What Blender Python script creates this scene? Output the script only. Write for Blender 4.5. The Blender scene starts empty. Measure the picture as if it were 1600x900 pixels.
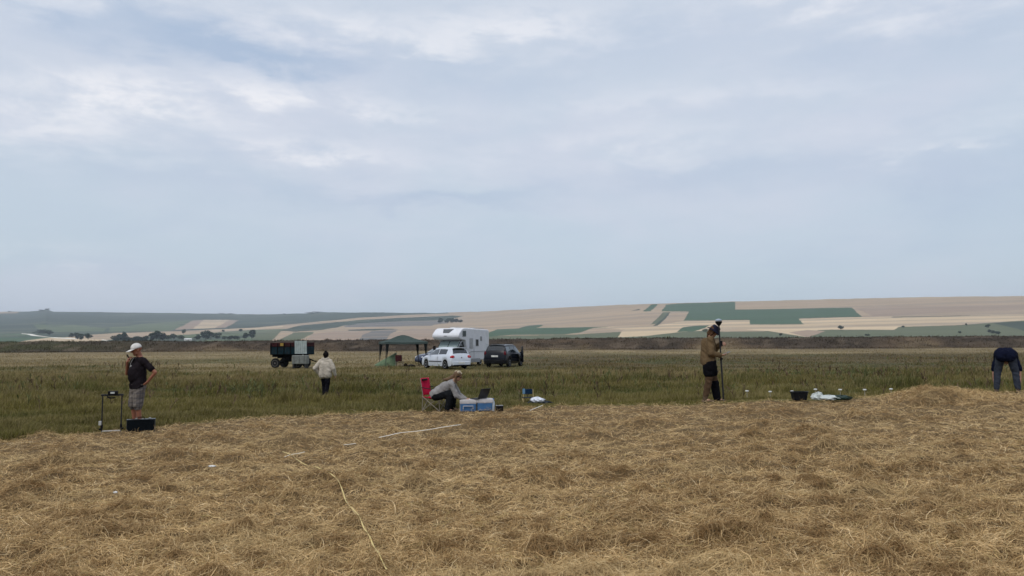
import bpy, bmesh, math, random
import numpy as np
from mathutils import Vector, Matrix

random.seed(7)
RNG = np.random.default_rng(11)
S = bpy.context.scene
C = S.collection
R = math.radians

# ------------------------------------------------------------------ camera
CAM_Z = 1.78
LENS = 26.0
FPX = LENS / 36 * 1600
PITCH = math.atan(83 / FPX)
ROLL = R(0.29)
f_ = Vector((0, math.cos(PITCH), math.sin(PITCH)))
u0 = Vector((0, -math.sin(PITCH), math.cos(PITCH)))
r0 = Vector((1, 0, 0))
RIGHT = r0 * math.cos(ROLL) - u0 * math.sin(ROLL)
UP = u0 * math.cos(ROLL) + r0 * math.sin(ROLL)
cam = bpy.data.objects.new('camera', bpy.data.cameras.new('camera'))
C.objects.link(cam)
cam.data.lens = LENS
cam.data.sensor_width = 36
cam.data.clip_start = 0.1
cam.data.clip_end = 60000
cam.matrix_world = Matrix(((RIGHT.x, UP.x, -f_.x, 0), (RIGHT.y, UP.y, -f_.y, 0),
                           (RIGHT.z, UP.z, -f_.z, CAM_Z), (0, 0, 0, 1)))
S.camera = cam

# ------------------------------------------------------------------ render settings, light
S.view_settings.view_transform = 'Standard'
S.view_settings.look = 'None'
S.view_settings.gamma = 1
S.view_settings.use_curve_mapping = False
S.view_settings.exposure = 0.33
S.render.engine = 'CYCLES'
S.cycles.use_denoising = True
S.cycles.max_bounces = 5
S.cycles.diffuse_bounces = 3
S.cycles.transparent_max_bounces = 8
S.cycles.volume_bounces = 0

SUN_EL, SUN_AZ = R(52), R(215)          # azimuth clockwise from +Y: behind the camera, to the left
sd = bpy.data.lights.new('sun', 'SUN')
sd.energy = 1.1
sd.angle = R(14)
sd.color = (1, 0.955, 0.9)
sun = bpy.data.objects.new('sun', sd)
C.objects.link(sun)
sv = Vector((math.sin(SUN_AZ) * math.cos(SUN_EL), math.cos(SUN_AZ) * math.cos(SUN_EL), math.sin(SUN_EL)))
sun.rotation_euler = sv.to_track_quat('Z', 'Y').to_euler()


class NT:
    """small node helper"""
    def __init__(s, tree):
        s.t = tree
        s.n = tree.nodes
        s.l = tree.links

    def node(s, kind, **kw):
        n = s.n.new(kind)
        for k, v in kw.items():
            setattr(n, k, v)
        return n

    def put(s, sock, v):
        if isinstance(v, bpy.types.NodeSocket):
            s.l.new(v, sock)
        elif v is not None:
            sock.default_value = v

    def math(s, op, a, b=None, c=None, clamp=False):
        n = s.node('ShaderNodeMath', operation=op, use_clamp=clamp)
        s.put(n.inputs[0], a)
        if b is not None: s.put(n.inputs[1], b)
        if c is not None: s.put(n.inputs[2], c)
        return n.outputs[0]

    def mix(s, fac, a, b, mode='MIX'):
        n = s.node('ShaderNodeMix', data_type='RGBA', blend_type=mode)
        s.put(n.inputs[0], fac)
        s.put(n.inputs[6], a if isinstance(a, bpy.types.NodeSocket) else (*a, 1))
        s.put(n.inputs[7], b if isinstance(b, bpy.types.NodeSocket) else (*b, 1))
        return n.outputs[2]

    def noise(s, vec, scale, detail=4, rough=0.55, dist=0.0):
        n = s.node('ShaderNodeTexNoise')
        if vec is not None: s.l.new(vec, n.inputs['Vector'])
        n.inputs['Scale'].default_value = scale
        n.inputs['Detail'].default_value = detail
        n.inputs['Roughness'].default_value = rough
        n.inputs['Distortion'].default_value = dist
        return n.outputs['Fac']

    def ramp(s, v, a, b):
        n = s.node('ShaderNodeMapRange', interpolation_type='SMOOTHSTEP')
        s.put(n.inputs[0], v)
        n.inputs[1].default_value = a
        n.inputs[2].default_value = b
        return n.outputs[0]


def build_world():
    w = bpy.data.worlds.new('World')
    S.world = w
    w.use_nodes = True
    T = NT(w.node_tree)
    T.n.clear()
    out = T.node('ShaderNodeOutputWorld')
    bg = T.node('ShaderNodeBackground')
    bg.inputs['Strength'].default_value = 0.1
    sky = T.node('ShaderNodeTexSky', sky_type='NISHITA')
    sky.sun_disc = False
    sky.sun_elevation = SUN_EL
    sky.sun_rotation = SUN_AZ
    sky.altitude = 200
    sky.air_density = 1.0
    sky.dust_density = 2.0
    tc = T.node('ShaderNodeTexCoord').outputs['Generated']
    sep = T.node('ShaderNodeSeparateXYZ')
    T.l.new(tc, sep.inputs[0])
    X, Y, Z = sep.outputs
    az = T.math('ARCTAN2', X, Y)
    el = T.math('ARCSINE', Z)
    zz = T.math('ADD', T.math('MAXIMUM', Z, 0.0), 0.14)
    cb = T.node('ShaderNodeCombineXYZ')
    T.put(cb.inputs[0], T.math('DIVIDE', X, zz))
    T.put(cb.inputs[1], T.math('DIVIDE', Y, zz))
    P = cb.outputs[0]
    n1 = T.noise(P, 0.85, 6, 0.6, 0.5)
    n2 = T.noise(P, 2.2, 7, 0.60, 0.1)
    ae = T.node('ShaderNodeCombineXYZ')
    T.put(ae.inputs[0], az)
    T.put(ae.inputs[1], T.math('MULTIPLY', el, 2.2))
    T.put(ae.inputs[2], 1.7)
    n3 = T.noise(ae.outputs[0], 7.0, 8, 0.62, 0.3)
    n4 = T.noise(ae.outputs[0], 2.6, 4, 0.5, 0.3)
    ae2 = T.node('ShaderNodeCombineXYZ')
    T.put(ae2.inputs[0], az)
    T.put(ae2.inputs[1], T.math('MULTIPLY', el, 3.2))
    T.put(ae2.inputs[2], 8.3)
    n5 = T.noise(ae2.outputs[0], 11.0, 7, 0.60, 0.15)
    waz = T.math('ADD', az, T.math('MULTIPLY', T.math('SUBTRACT', n3, 0.5), 0.30))
    wel = T.math('ADD', el, T.math('MULTIPLY', T.math('SUBTRACT', n5, 0.5), 0.10))

    def blobs(lst):
        tot = None
        for px, py, sx, sy, a in lst:
            A = math.atan((px - 800) / FPX)
            E = math.atan((533 - py) / FPX)
            dx = T.math('DIVIDE', T.math('SUBTRACT', waz, A), sx / FPX)
            dy = T.math('DIVIDE', T.math('SUBTRACT', wel, E), sy / FPX)
            q = T.math('ADD', T.math('MULTIPLY', dx, dx), T.math('MULTIPLY', dy, dy))
            g = T.math('MULTIPLY', T.math('EXPONENT', T.math('MULTIPLY', q, -1.0)), a)
            tot = g if tot is None else T.math('ADD', tot, g)
        return tot
    bright = blobs([(215, 178, 110, 26, 1.2), (60, 220, 130, 36, .8), (500, 232, 120, 16, .8), (640, 55, 170, 32, .65), (520, 25, 110, 20, .45),
                    (850, 18, 140, 30, .7), (1490, 14, 170, 18, 1.3), (1400, 35, 160, 16, .7), (40, 10, 120, 20, .8), (1500, 270, 60, 10, .7), (60, 60, 110, 26, .5),
                    (410, 150, 170, 18, 1.0), (560, 168, 120, 14, .6), (1130, 150, 260, 22, .40), (60, 415, 120, 16, .5), (980, 215, 170, 26, .40), (1500, 75, 120, 26, .5)])
    dark = blobs([(300, 95, 200, 30, 1.5), (420, 105, 120, 20, .6), (110, 60, 120, 22, .6), (680, 310, 170, 13, .8), (520, 325, 120, 10, .4), (770, 130, 170, 26, .45),
                  (1440, 130, 220, 40, .6), (1150, 290, 240, 24, .5), (1540, 330, 120, 70, .5), (250, 290, 200, 24, .4), (1000, 60, 150, 34, .45), (700, 95, 70, 10, .5)])
    veil = T.mix(T.ramp(el, 0.0, 0.42), (4.70, 5.55, 6.30), (5.25, 5.80, 6.65))
    col = T.mix(0.88, sky.outputs[0], veil)
    col = T.mix(T.math('MULTIPLY', T.ramp(n4, 0.40, 0.66), 0.55), col, (5.45, 5.70, 6.60))
    hi = T.ramp(el, 0.05, 0.28)
    tex = T.math('MULTIPLY', T.math('SUBTRACT', n5, 0.5), T.math('ADD', T.math('MULTIPLY', hi, 0.75), 0.12))
    col = T.mix(T.math('MULTIPLY', T.math('MAXIMUM', tex, 0.0), 1.2, clamp=True), col, (6.6, 6.8, 7.4))
    col = T.mix(T.math('MULTIPLY', T.math('MAXIMUM', T.math('MULTIPLY', tex, -1.0), 0.0), 1.3, clamp=True), col, (4.1, 4.9, 6.1))
    darkm = T.math('MULTIPLY', T.math('ADD', dark, T.math('MULTIPLY', T.ramp(n1, 0.50, 0.72), 0.28)),
                   T.math('ADD', T.math('MULTIPLY', n3, 0.9), 0.35))
    col = T.mix(T.math('MULTIPLY', darkm, 0.80, clamp=True), col, (3.45, 4.30, 5.65))
    bm = T.math('MULTIPLY', T.math('ADD', bright, T.math('MULTIPLY', T.math('MULTIPLY', T.ramp(n2, 0.50, 0.75), hi), 0.15)),
                T.math('MULTIPLY', T.ramp(n3, 0.34, 0.58), T.math('ADD', T.ramp(n5, 0.36, 0.62), 0.30)))
    col = T.mix(T.math('MULTIPLY', bm, 0.58, clamp=True), col, (7.5, 7.5, 7.8))
    # overcast dome higher up than the picture shows: the brighter cloud sheet overhead
    col = T.mix(T.ramp(el, 0.6, 1.3), col, (8.2, 8.6, 9.3))
    T.l.new(col, bg.inputs['Color'])
    T.l.new(bg.outputs[0], out.inputs[0])


build_world()

# ------------------------------------------------------------------ noise and placing helpers
_PT = RNG.random((256, 256))


def vnoise(x, y):
    xi = np.floor(x).astype(np.int64)
    yi = np.floor(y).astype(np.int64)
    fx = x - xi
    fy = y - yi
    fx = fx * fx * (3 - 2 * fx)
    fy = fy * fy * (3 - 2 * fy)
    a = _PT[xi % 256, yi % 256]
    b = _PT[(xi + 1) % 256, yi % 256]
    c = _PT[xi % 256, (yi + 1) % 256]
    d = _PT[(xi + 1) % 256, (yi + 1) % 256]
    return (a * (1 - fx) + b * fx) * (1 - fy) + (c * (1 - fx) + d * fx) * fy


def fbm(x, y, o=4, g=0.5):
    t = 0
    amp = 1
    s = 0
    for k in range(o):
        t = t + amp * vnoise(x * 2 ** k + 17.3 * k, y * 2 ** k + 9.1 * k)
        s += amp
        amp *= g
    return t / s


def ss(a, b, x):
    t = np.clip((x - a) / (b - a), 0, 1)
    return t * t * (3 - 2 * t)


EPX = np.array([-400, 0, 100, 200, 350, 500, 650, 800, 900, 1000, 1100, 1200, 1350, 1600, 2000], float)
ED = np.array([12.5, 13.8, 14.7, 15.1, 17.0, 18.5, 19.2, 19.0, 18.5, 18.0, 17.5, 17.5, 17.5, 17.6, 18.0])
EZ = np.array([-.07, -.03, -.03, -.02, -.02, -.01, 0.0, 0.09, .15, .22, .30, .35, .39, .50, .53])
_fine = np.linspace(-400, 2000, 241)


def _sm(v):
    y = np.interp(_fine, EPX, v)
    k = np.ones(11) / 11
    return np.convolve(np.pad(y, 5, 'edge'), k, 'valid')


ED_, EZ_ = _sm(ED), _sm(EZ)
MEADOW = -0.22
HEAPS = []          # x, y, rx, ry, h, tone


def u_of(x, y):
    return 800 + 1158.5 * x / np.maximum(y, 0.6)


def edge_d(x, y):
    u = np.clip(u_of(x, y), -400, 2000)
    return np.interp(u, _fine, ED_)


def dike(x, y):
    top = 2.16 + 0.0008 * x + 0.42 * (fbm(x / 11, y / 30 + 3, 4) - .5) + 0.14 * (vnoise(x / 1.4, y / 2) - .5)
    up = ss(168, 177.5, y + 2.5 * (fbm(x / 6, x * 0 + .5, 3) - .5))
    dn = 1 - ss(186, 197, y)
    return (top - MEADOW) * up * dn


def H(x, y):
    """smooth ground height (no hay)"""
    x = np.asarray(x, float)
    y = np.asarray(y, float)
    u = np.clip(u_of(x, y), -400, 2000)
    D = np.interp(u, _fine, ED_)
    Z = np.interp(u, _fine, EZ_)
    s = np.clip(y / D, 0, 1)
    a = Z * s ** 1.6
    b = MEADOW + (Z - MEADOW) * np.exp(-(np.maximum(y - D, 0) / 3.6) ** 2)
    z = np.where(y < D, a, b)
    # hay mound at the right
    z = z + 0.19 * np.exp(-np.abs((x - 9.7) / 1.15) ** 2.6 - ((y - 16.9) / 0.9) ** 2) + .05 * np.exp(-((x - 9.3) / .45) ** 2 - ((y - 16.9) / 0.6) ** 2)
    far = ss(25, 60, y)
    z = z + far * 0.10 * (fbm(x / 25, y / 25, 2) - .5)
    return z


def Hd(x, y):
    return H(x, y) + dike(np.asarray(x, float), np.asarray(y, float))


def in_hay(x, y):
    """1 on the mown hay, 0 on the meadow"""
    D = edge_d(x, y) + 0.55 * (fbm(x / .5, y / .6, 3) - .5) + 0.9 * (fbm(x / 2.2 + 6, y / 2.5, 2) - .5) + 0.05
    return ss(-0.25, 0.15, D - y) * (y > -60)


def lumps(x, y):
    n = 0.12 * (fbm(x / .30, y / .22, 4, .6) - .5) + 0.05 * (fbm(x / .6, y / .45, 2) - .5) + 0.05 * (fbm(x / 1.6 + 5, y / 1.1, 2) - .5)
    n = n + (.40 * (fbm(x / .5, y / .4, 4, .65) - .5) - .10 * np.abs(2 * fbm(x / .3 + 2, y / .25, 3) - 1)) * np.exp(-((x - 9.75) / 1.5) ** 2 - ((y - 16.9) / 1.3) ** 2)
    r = 1 - np.abs(2 * fbm(x / .30 + 40, y / .18 + 7, 3) - 1)
    n = n + 0.055 * (r - .7)
    for hx, hy, rx, ry, hh, tn in HEAPS:
        dx = (x - hx) / rx
        dy = (y - hy) / ry
        q = dx * dx + dy * dy
        m = q < 6
        if np.ndim(n) == 0:
            if m: n = n + hh * math.exp(-q)
        else:
            n[m] += hh * np.exp(-q[m])
    return n


def tone(x, y):  # darkening weight that stands in for shade on the heap undersides
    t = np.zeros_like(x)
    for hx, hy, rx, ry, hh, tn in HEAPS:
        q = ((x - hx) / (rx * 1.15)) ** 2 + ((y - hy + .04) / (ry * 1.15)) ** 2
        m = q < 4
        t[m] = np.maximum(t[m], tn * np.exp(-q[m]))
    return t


def G(x, y):
    x = np.asarray(x, float)
    y = np.asarray(y, float)
    return H(x, y) + in_hay(x, y) * lumps(x, y)


def ray(px, py):
    return (f_ + RIGHT * ((px - 800) / FPX) + UP * ((450 - py) / FPX)).normalized()


def pix(x, y, z):
    """world -> photo pixel (arrays)"""
    X = x * RIGHT.x + y * RIGHT.y + (z - CAM_Z) * RIGHT.z
    Yv = x * UP.x + y * UP.y + (z - CAM_Z) * UP.z
    Zv = x * f_.x + y * f_.y + (z - CAM_Z) * f_.z
    return 800 + FPX * X / Zv, 450 - FPX * Yv / Zv


def hit(px, py):
    """point on the hay or meadow that the photo shows at this pixel"""
    d = ray(px, py)
    ts = np.arange(3, 60, .02)
    x, y, z = d.x * ts, d.y * ts, CAM_Z + d.z * ts
    g = H(x, y)
    k = np.argmax(z <= g)
    return float(x[k]), float(y[k])


def spot(px, depth):
    d = ray(px, 533)
    k = depth / d.y
    x = d.x * k
    return x, depth


# ------------------------------------------------------------------ hay heaps
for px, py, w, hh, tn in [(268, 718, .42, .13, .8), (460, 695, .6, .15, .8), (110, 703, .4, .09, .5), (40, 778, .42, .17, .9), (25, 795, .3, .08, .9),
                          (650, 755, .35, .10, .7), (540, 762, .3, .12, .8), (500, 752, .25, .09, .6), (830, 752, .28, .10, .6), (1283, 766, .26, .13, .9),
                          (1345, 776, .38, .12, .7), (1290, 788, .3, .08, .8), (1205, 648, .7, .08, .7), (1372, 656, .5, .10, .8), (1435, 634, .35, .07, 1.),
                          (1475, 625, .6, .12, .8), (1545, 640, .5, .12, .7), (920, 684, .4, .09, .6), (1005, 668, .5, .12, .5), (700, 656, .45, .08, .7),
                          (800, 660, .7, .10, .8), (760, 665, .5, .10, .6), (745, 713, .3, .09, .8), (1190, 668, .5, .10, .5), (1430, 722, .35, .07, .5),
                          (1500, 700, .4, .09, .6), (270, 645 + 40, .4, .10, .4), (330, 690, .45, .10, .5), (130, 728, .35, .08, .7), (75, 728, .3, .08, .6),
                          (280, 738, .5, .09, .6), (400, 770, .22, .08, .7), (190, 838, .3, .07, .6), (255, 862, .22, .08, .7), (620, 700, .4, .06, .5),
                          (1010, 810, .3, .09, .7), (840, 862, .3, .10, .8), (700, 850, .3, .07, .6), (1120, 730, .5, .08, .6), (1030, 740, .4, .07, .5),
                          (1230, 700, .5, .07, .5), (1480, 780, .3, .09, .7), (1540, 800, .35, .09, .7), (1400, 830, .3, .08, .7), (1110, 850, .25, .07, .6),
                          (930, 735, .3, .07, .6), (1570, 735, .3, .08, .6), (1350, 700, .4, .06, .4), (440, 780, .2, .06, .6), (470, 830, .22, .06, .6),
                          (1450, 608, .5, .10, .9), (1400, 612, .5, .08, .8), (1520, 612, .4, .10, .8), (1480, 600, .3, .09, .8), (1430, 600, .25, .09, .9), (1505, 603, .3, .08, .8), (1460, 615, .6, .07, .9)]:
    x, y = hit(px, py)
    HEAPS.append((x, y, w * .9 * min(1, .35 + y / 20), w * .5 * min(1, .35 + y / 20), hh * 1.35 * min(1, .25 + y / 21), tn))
for k in range(300):
    y = 1 / RNG.uniform(1 / 19, 1 / 4.6)
    x = RNG.uniform(-.78, .78) * y
    w = RNG.uniform(.07, .22) * (0.6 + y / 18)
    HEAPS.append((x, y, w, w * RNG.uniform(.5, .8), RNG.uniform(.03, .11) * min(1, .3 + y / 20), RNG.uniform(.1, .9)))

# ------------------------------------------------------------------ materials
MATS = {}


def mat(name, col, rough=.6, metal=0, var=.12, scale=6, bump=0, bscale=40, spec=.22, dirt=None):
    if name in MATS: return MATS[name]
    m = bpy.data.materials.new(name)
    m.use_nodes = True
    T = NT(m.node_tree)
    b = T.n['Principled BSDF']
    tc = T.node('ShaderNodeTexCoord').outputs['Object']
    n = T.noise(tc, scale, 5, .6)
    lo = tuple(c * (1 - var) for c in col)
    hi = tuple(min(c * (1 + var), 1) for c in col)
    c = T.mix(T.ramp(n, .3, .7), lo, hi)
    if dirt:
        c = T.mix(T.math('MULTIPLY', T.ramp(T.noise(tc, scale * .6 + .7, 6, .65), .48, .72), dirt[1]), c, dirt[0])
    T.l.new(c, b.inputs['Base Color'])
    b.inputs['Roughness'].default_value = rough
    b.inputs['Metallic'].default_value = metal
    b.inputs['Specular IOR Level'].default_value = spec
    if bump:
        bp = T.node('ShaderNodeBump')
        bp.inputs['Strength'].default_value = bump
        bp.inputs['Distance'].default_value = .01
        T.l.new(T.noise(tc, bscale, 3, .6), bp.inputs['Height'])
        T.l.new(bp.outputs[0], b.inputs['Normal'])
    MATS[name] = m
    return m


def attr_mat(name, rough=.85, noises=(), spec=.2, trans=0.0, bump=None):
    """base colour from the colour attribute 'tint', broken up by noise (scale, amount)"""
    m = bpy.data.materials.new(name)
    m.use_nodes = True
    T = NT(m.node_tree)
    b = T.n['Principled BSDF']
    a = T.node('ShaderNodeAttribute')
    a.attribute_name = 'tint'
    c = a.outputs['Color']
    geo = T.node('ShaderNodeNewGeometry').outputs['Position']
    for sc, am, st in noises:
        mp = T.node('ShaderNodeVectorMath', operation='MULTIPLY')
        T.l.new(geo, mp.inputs[0])
        mp.inputs[1].default_value = st
        v = T.math('ADD', 1 - am, T.math('MULTIPLY', T.noise(mp.outputs[0], sc, 5, .62), 2 * am))
        cv = T.node('ShaderNodeCombineXYZ')
        for i in range(3): T.l.new(v, cv.inputs[i])
        c = T.mix(1.0, c, cv.outputs[0], 'MULTIPLY')
    T.l.new(c, b.inputs['Base Color'])
    b.inputs['Roughness'].default_value = rough
    b.inputs['Specular IOR Level'].default_value = spec
    if bump:
        bp = T.node('ShaderNodeBump')
        bp.inputs['Strength'].default_value = bump[1]
        bp.inputs['Distance'].default_value = bump[2]
        T.l.new(T.noise(geo, bump[0], 4, .65), bp.inputs['Height'])
        T.l.new(bp.outputs[0], b.inputs['Normal'])
    if trans:
        tr = T.node('ShaderNodeBsdfTranslucent')
        T.l.new(c, tr.inputs['Color'])
        mx = T.node('ShaderNodeMixShader')
        mx.inputs[0].default_value = trans
        T.l.new(b.outputs[0], mx.inputs[1])
        T.l.new(tr.outputs[0], mx.inputs[2])
        T.l.new(mx.outputs[0], T.n['Material Output'].inputs['Surface'])
    return m


def fast_mesh(name, V, F, tint=None, m=None, smooth=False, parent=None):
    """V (n,3), F (k,4) quads"""
    me = bpy.data.meshes.new(name)
    V = np.ascontiguousarray(V, np.float32)
    F = np.ascontiguousarray(F, np.int32)
    me.vertices.add(len(V))
    me.vertices.foreach_set('co', V.ravel())
    me.loops.add(F.size)
    me.loops.foreach_set('vertex_index', F.ravel())
    me.polygons.add(len(F))
    me.polygons.foreach_set('loop_start', np.arange(0, F.size, F.shape[1], dtype=np.int32))
    if smooth:
        me.polygons.foreach_set('use_smooth', np.ones(len(F), bool))
    me.update(calc_edges=True)
    if tint is not None:
        at = me.color_attributes.new('tint', 'FLOAT_COLOR', 'POINT')
        cc = np.ones((len(V), 4), np.float32)
        cc[:, :3] = tint
        at.data.foreach_set('color', cc.ravel())
    if m: me.materials.append(m)
    o = bpy.data.objects.new(name, me)
    C.objects.link(o)
    if parent: o.parent = parent
    return o


def grid_faces(nx, ny):
    i, j = np.meshgrid(np.arange(nx - 1), np.arange(ny - 1), indexing='ij')
    a = (i * ny + j).ravel()
    return np.stack([a, a + ny, a + ny + 1, a + 1], 1)


def mixc(a, b, t):
    t = np.asarray(t)[..., None]
    return np.asarray(a) * (1 - t) + np.asarray(b) * t


def meadow_col(x, y):
    ys = [12, 20, 26, 27.5, 36, 38, 50, 62, 80, 100, 120, 150, 168, 176, 190]
    g = np.array([(.132, .122, .032), (.138, .124, .033), (.160, .138, .040), (.112, .102, .028), (.152, .128, .040), (.125, .105, .033),
                  (.145, .118, .042), (.160, .126, .052), (.22, .170, .082), (.23, .178, .090), (.22, .170, .088), (.235, .180, .096), (.085, .060, .038),
                  (.048, .036, .025), (.048, .036, .025)])
    yy = y + 9 * (fbm(x / 16 + 3, y / 40, 3) - .5) * (y / 40)
    c = np.stack([np.interp(yy, ys, g[:, k]) for k in range(3)], -1)
    uu = u_of(x, y) + 160 * (fbm(x / 12, y / 8 + 4, 3) - .5)
    right = ss(640, 860, uu) * ss(40, 62, y) * (1 - ss(98, 112, y + 10 * (fbm(x / 10, y / 10, 2) - .5)))
    c = mixc(c, np.array([.080, .060, .022]), right * .9)
    n = fbm(x / 9, y / 2.2 + 60, 4, .6)
    n2 = fbm(x / 2.4 + 30, y / 1.2, 3)
    tan = np.array([.32, .25, .135])
    grn = np.array([.085, .098, .032])
    amt = ss(.47, .64, n) * .70
    c = mixc(c, tan, (amt * ss(20, 60, yy) + .12 * amt) * (1 - .75 * right) * (1 - ss(158, 164, y)))
    c = mixc(c, grn, ss(.47, .30, n) * .7 * (1 - ss(70, 140, yy)))
    c = c * (.66 + .68 * n2)[..., None]
    ol = ss(.50, .66, fbm(x / 6 + 81, y / 1.7, 3)) * (1 - ss(45, 70, y))
    c = mixc(c, np.array([.215, .180, .070]), ol * .45)
    # the far bank is greener at the left
    bank = ss(165, 172, y)
    c = mixc(c, np.array([.050, .056, .022]), bank * ss(-60, -120, x + 20 * fbm(x / 20, y / 20, 2)) * .8)
    dk = ss(.50, .68, fbm(x / 7, y / 2.5, 4)) * bank
    c = mixc(c, np.array([.034, .026, .019]), dk * .7)
    c = mixc(c, np.array([.13, .10, .07]), bank * ss(.60, .75, fbm(x / 3.5 + 70, y / 2.0, 3)) * .5)
    return c


# ------------------------------------------------------------------ ground sheet
def axis(lo, hi, step, far, g=1.22):
    a = list(np.arange(lo, hi, step))
    s = step
    v = a[-1]
    while v < far:
        s *= g
        v += s
        a.append(v)
    s = step
    v = a[0]
    while v > -far:
        s *= g
        v -= s
        a.insert(0, v)
    return np.array(a)


xs = axis(-16, 16, .055, 16000)
ys = axis(3.6, 21, .05, 16000, 1.12)
XX, YY = np.meshgrid(xs, ys, indexing='ij')
Xf, Yf = XX.ravel(), YY.ravel()
hayw = in_hay(Xf, Yf)
near = (np.abs(Xf) < 60) & (Yf < 80)
ZZ = H(Xf, Yf)
m_ = (hayw > 0) & (Yf > 0)
lm = np.zeros_like(Xf)
lm[m_] = lumps(Xf[m_], Yf[m_])
ZZ = ZZ + hayw * lm - .012 * hayw
ZZ = np.where(Yf > 210, MEADOW - (Yf - 210) * .004, ZZ)
ZZ = np.maximum(ZZ, -12)
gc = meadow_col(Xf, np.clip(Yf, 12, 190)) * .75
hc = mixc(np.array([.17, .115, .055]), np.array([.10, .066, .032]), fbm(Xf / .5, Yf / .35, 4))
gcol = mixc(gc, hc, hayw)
M_ground = attr_mat('soil_and_litter', .95, [(3, .30, (1, 1, 1)), (45, .35, (1, 1, 1))], bump=(60, .6, .03))
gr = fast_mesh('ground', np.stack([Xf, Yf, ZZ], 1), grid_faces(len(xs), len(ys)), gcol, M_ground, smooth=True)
gr['kind'] = 'structure'

# far bank
bx = np.arange(-420, 420, .7)
by = np.arange(163, 199, .7)
BX, BY = np.meshgrid(bx, by, indexing='ij')
BXf, BYf = BX.ravel(), BY.ravel()
BZ = Hd(BXf, BYf) + .35 * (fbm(BXf / 1.1, BYf / 1.1, 3) - .55) * ss(166, 172, BYf)
em = fast_mesh('embankment', np.stack([BXf, BYf, BZ - .12 * (1 - ss(164, 168, BYf)) - .12 * ss(194, 198, BYf)], 1), grid_faces(len(bx), len(by)),
               meadow_col(BXf, BYf) * 1.0, attr_mat('rough_bank', .95, [(.6, .3, (1, 1, 1)), (3, .3, (1, 1, 1))]), smooth=True)
em['kind'] = 'structure'


# ------------------------------------------------------------------ ribbons: straw and grass
def ribbons(name, P, W, side, tint, m, taper):
    n, k, _ = P.shape
    w = (W[:, None] * taper[None, :])[..., None] * .5
    L = P - side[:, None, :] * w
    Rr = P + side[:, None, :] * w
    V = np.stack([L, Rr], 2).reshape(-1, 3)
    base = (np.arange(n) * k * 2)[:, None] + (np.arange(k - 1) * 2)[None, :]
    F = np.stack([base, base + 1, base + 3, base + 2], -1).reshape(-1, 4)
    t = np.repeat(tint.reshape(n * k, 3), 2, 0)
    return fast_mesh(name, V, F, t, m)


def rand_dir(n):
    a = RNG.uniform(0, 2 * np.pi, n)
    return np.stack([np.cos(a), np.sin(a), np.zeros(n)], 1)


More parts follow.
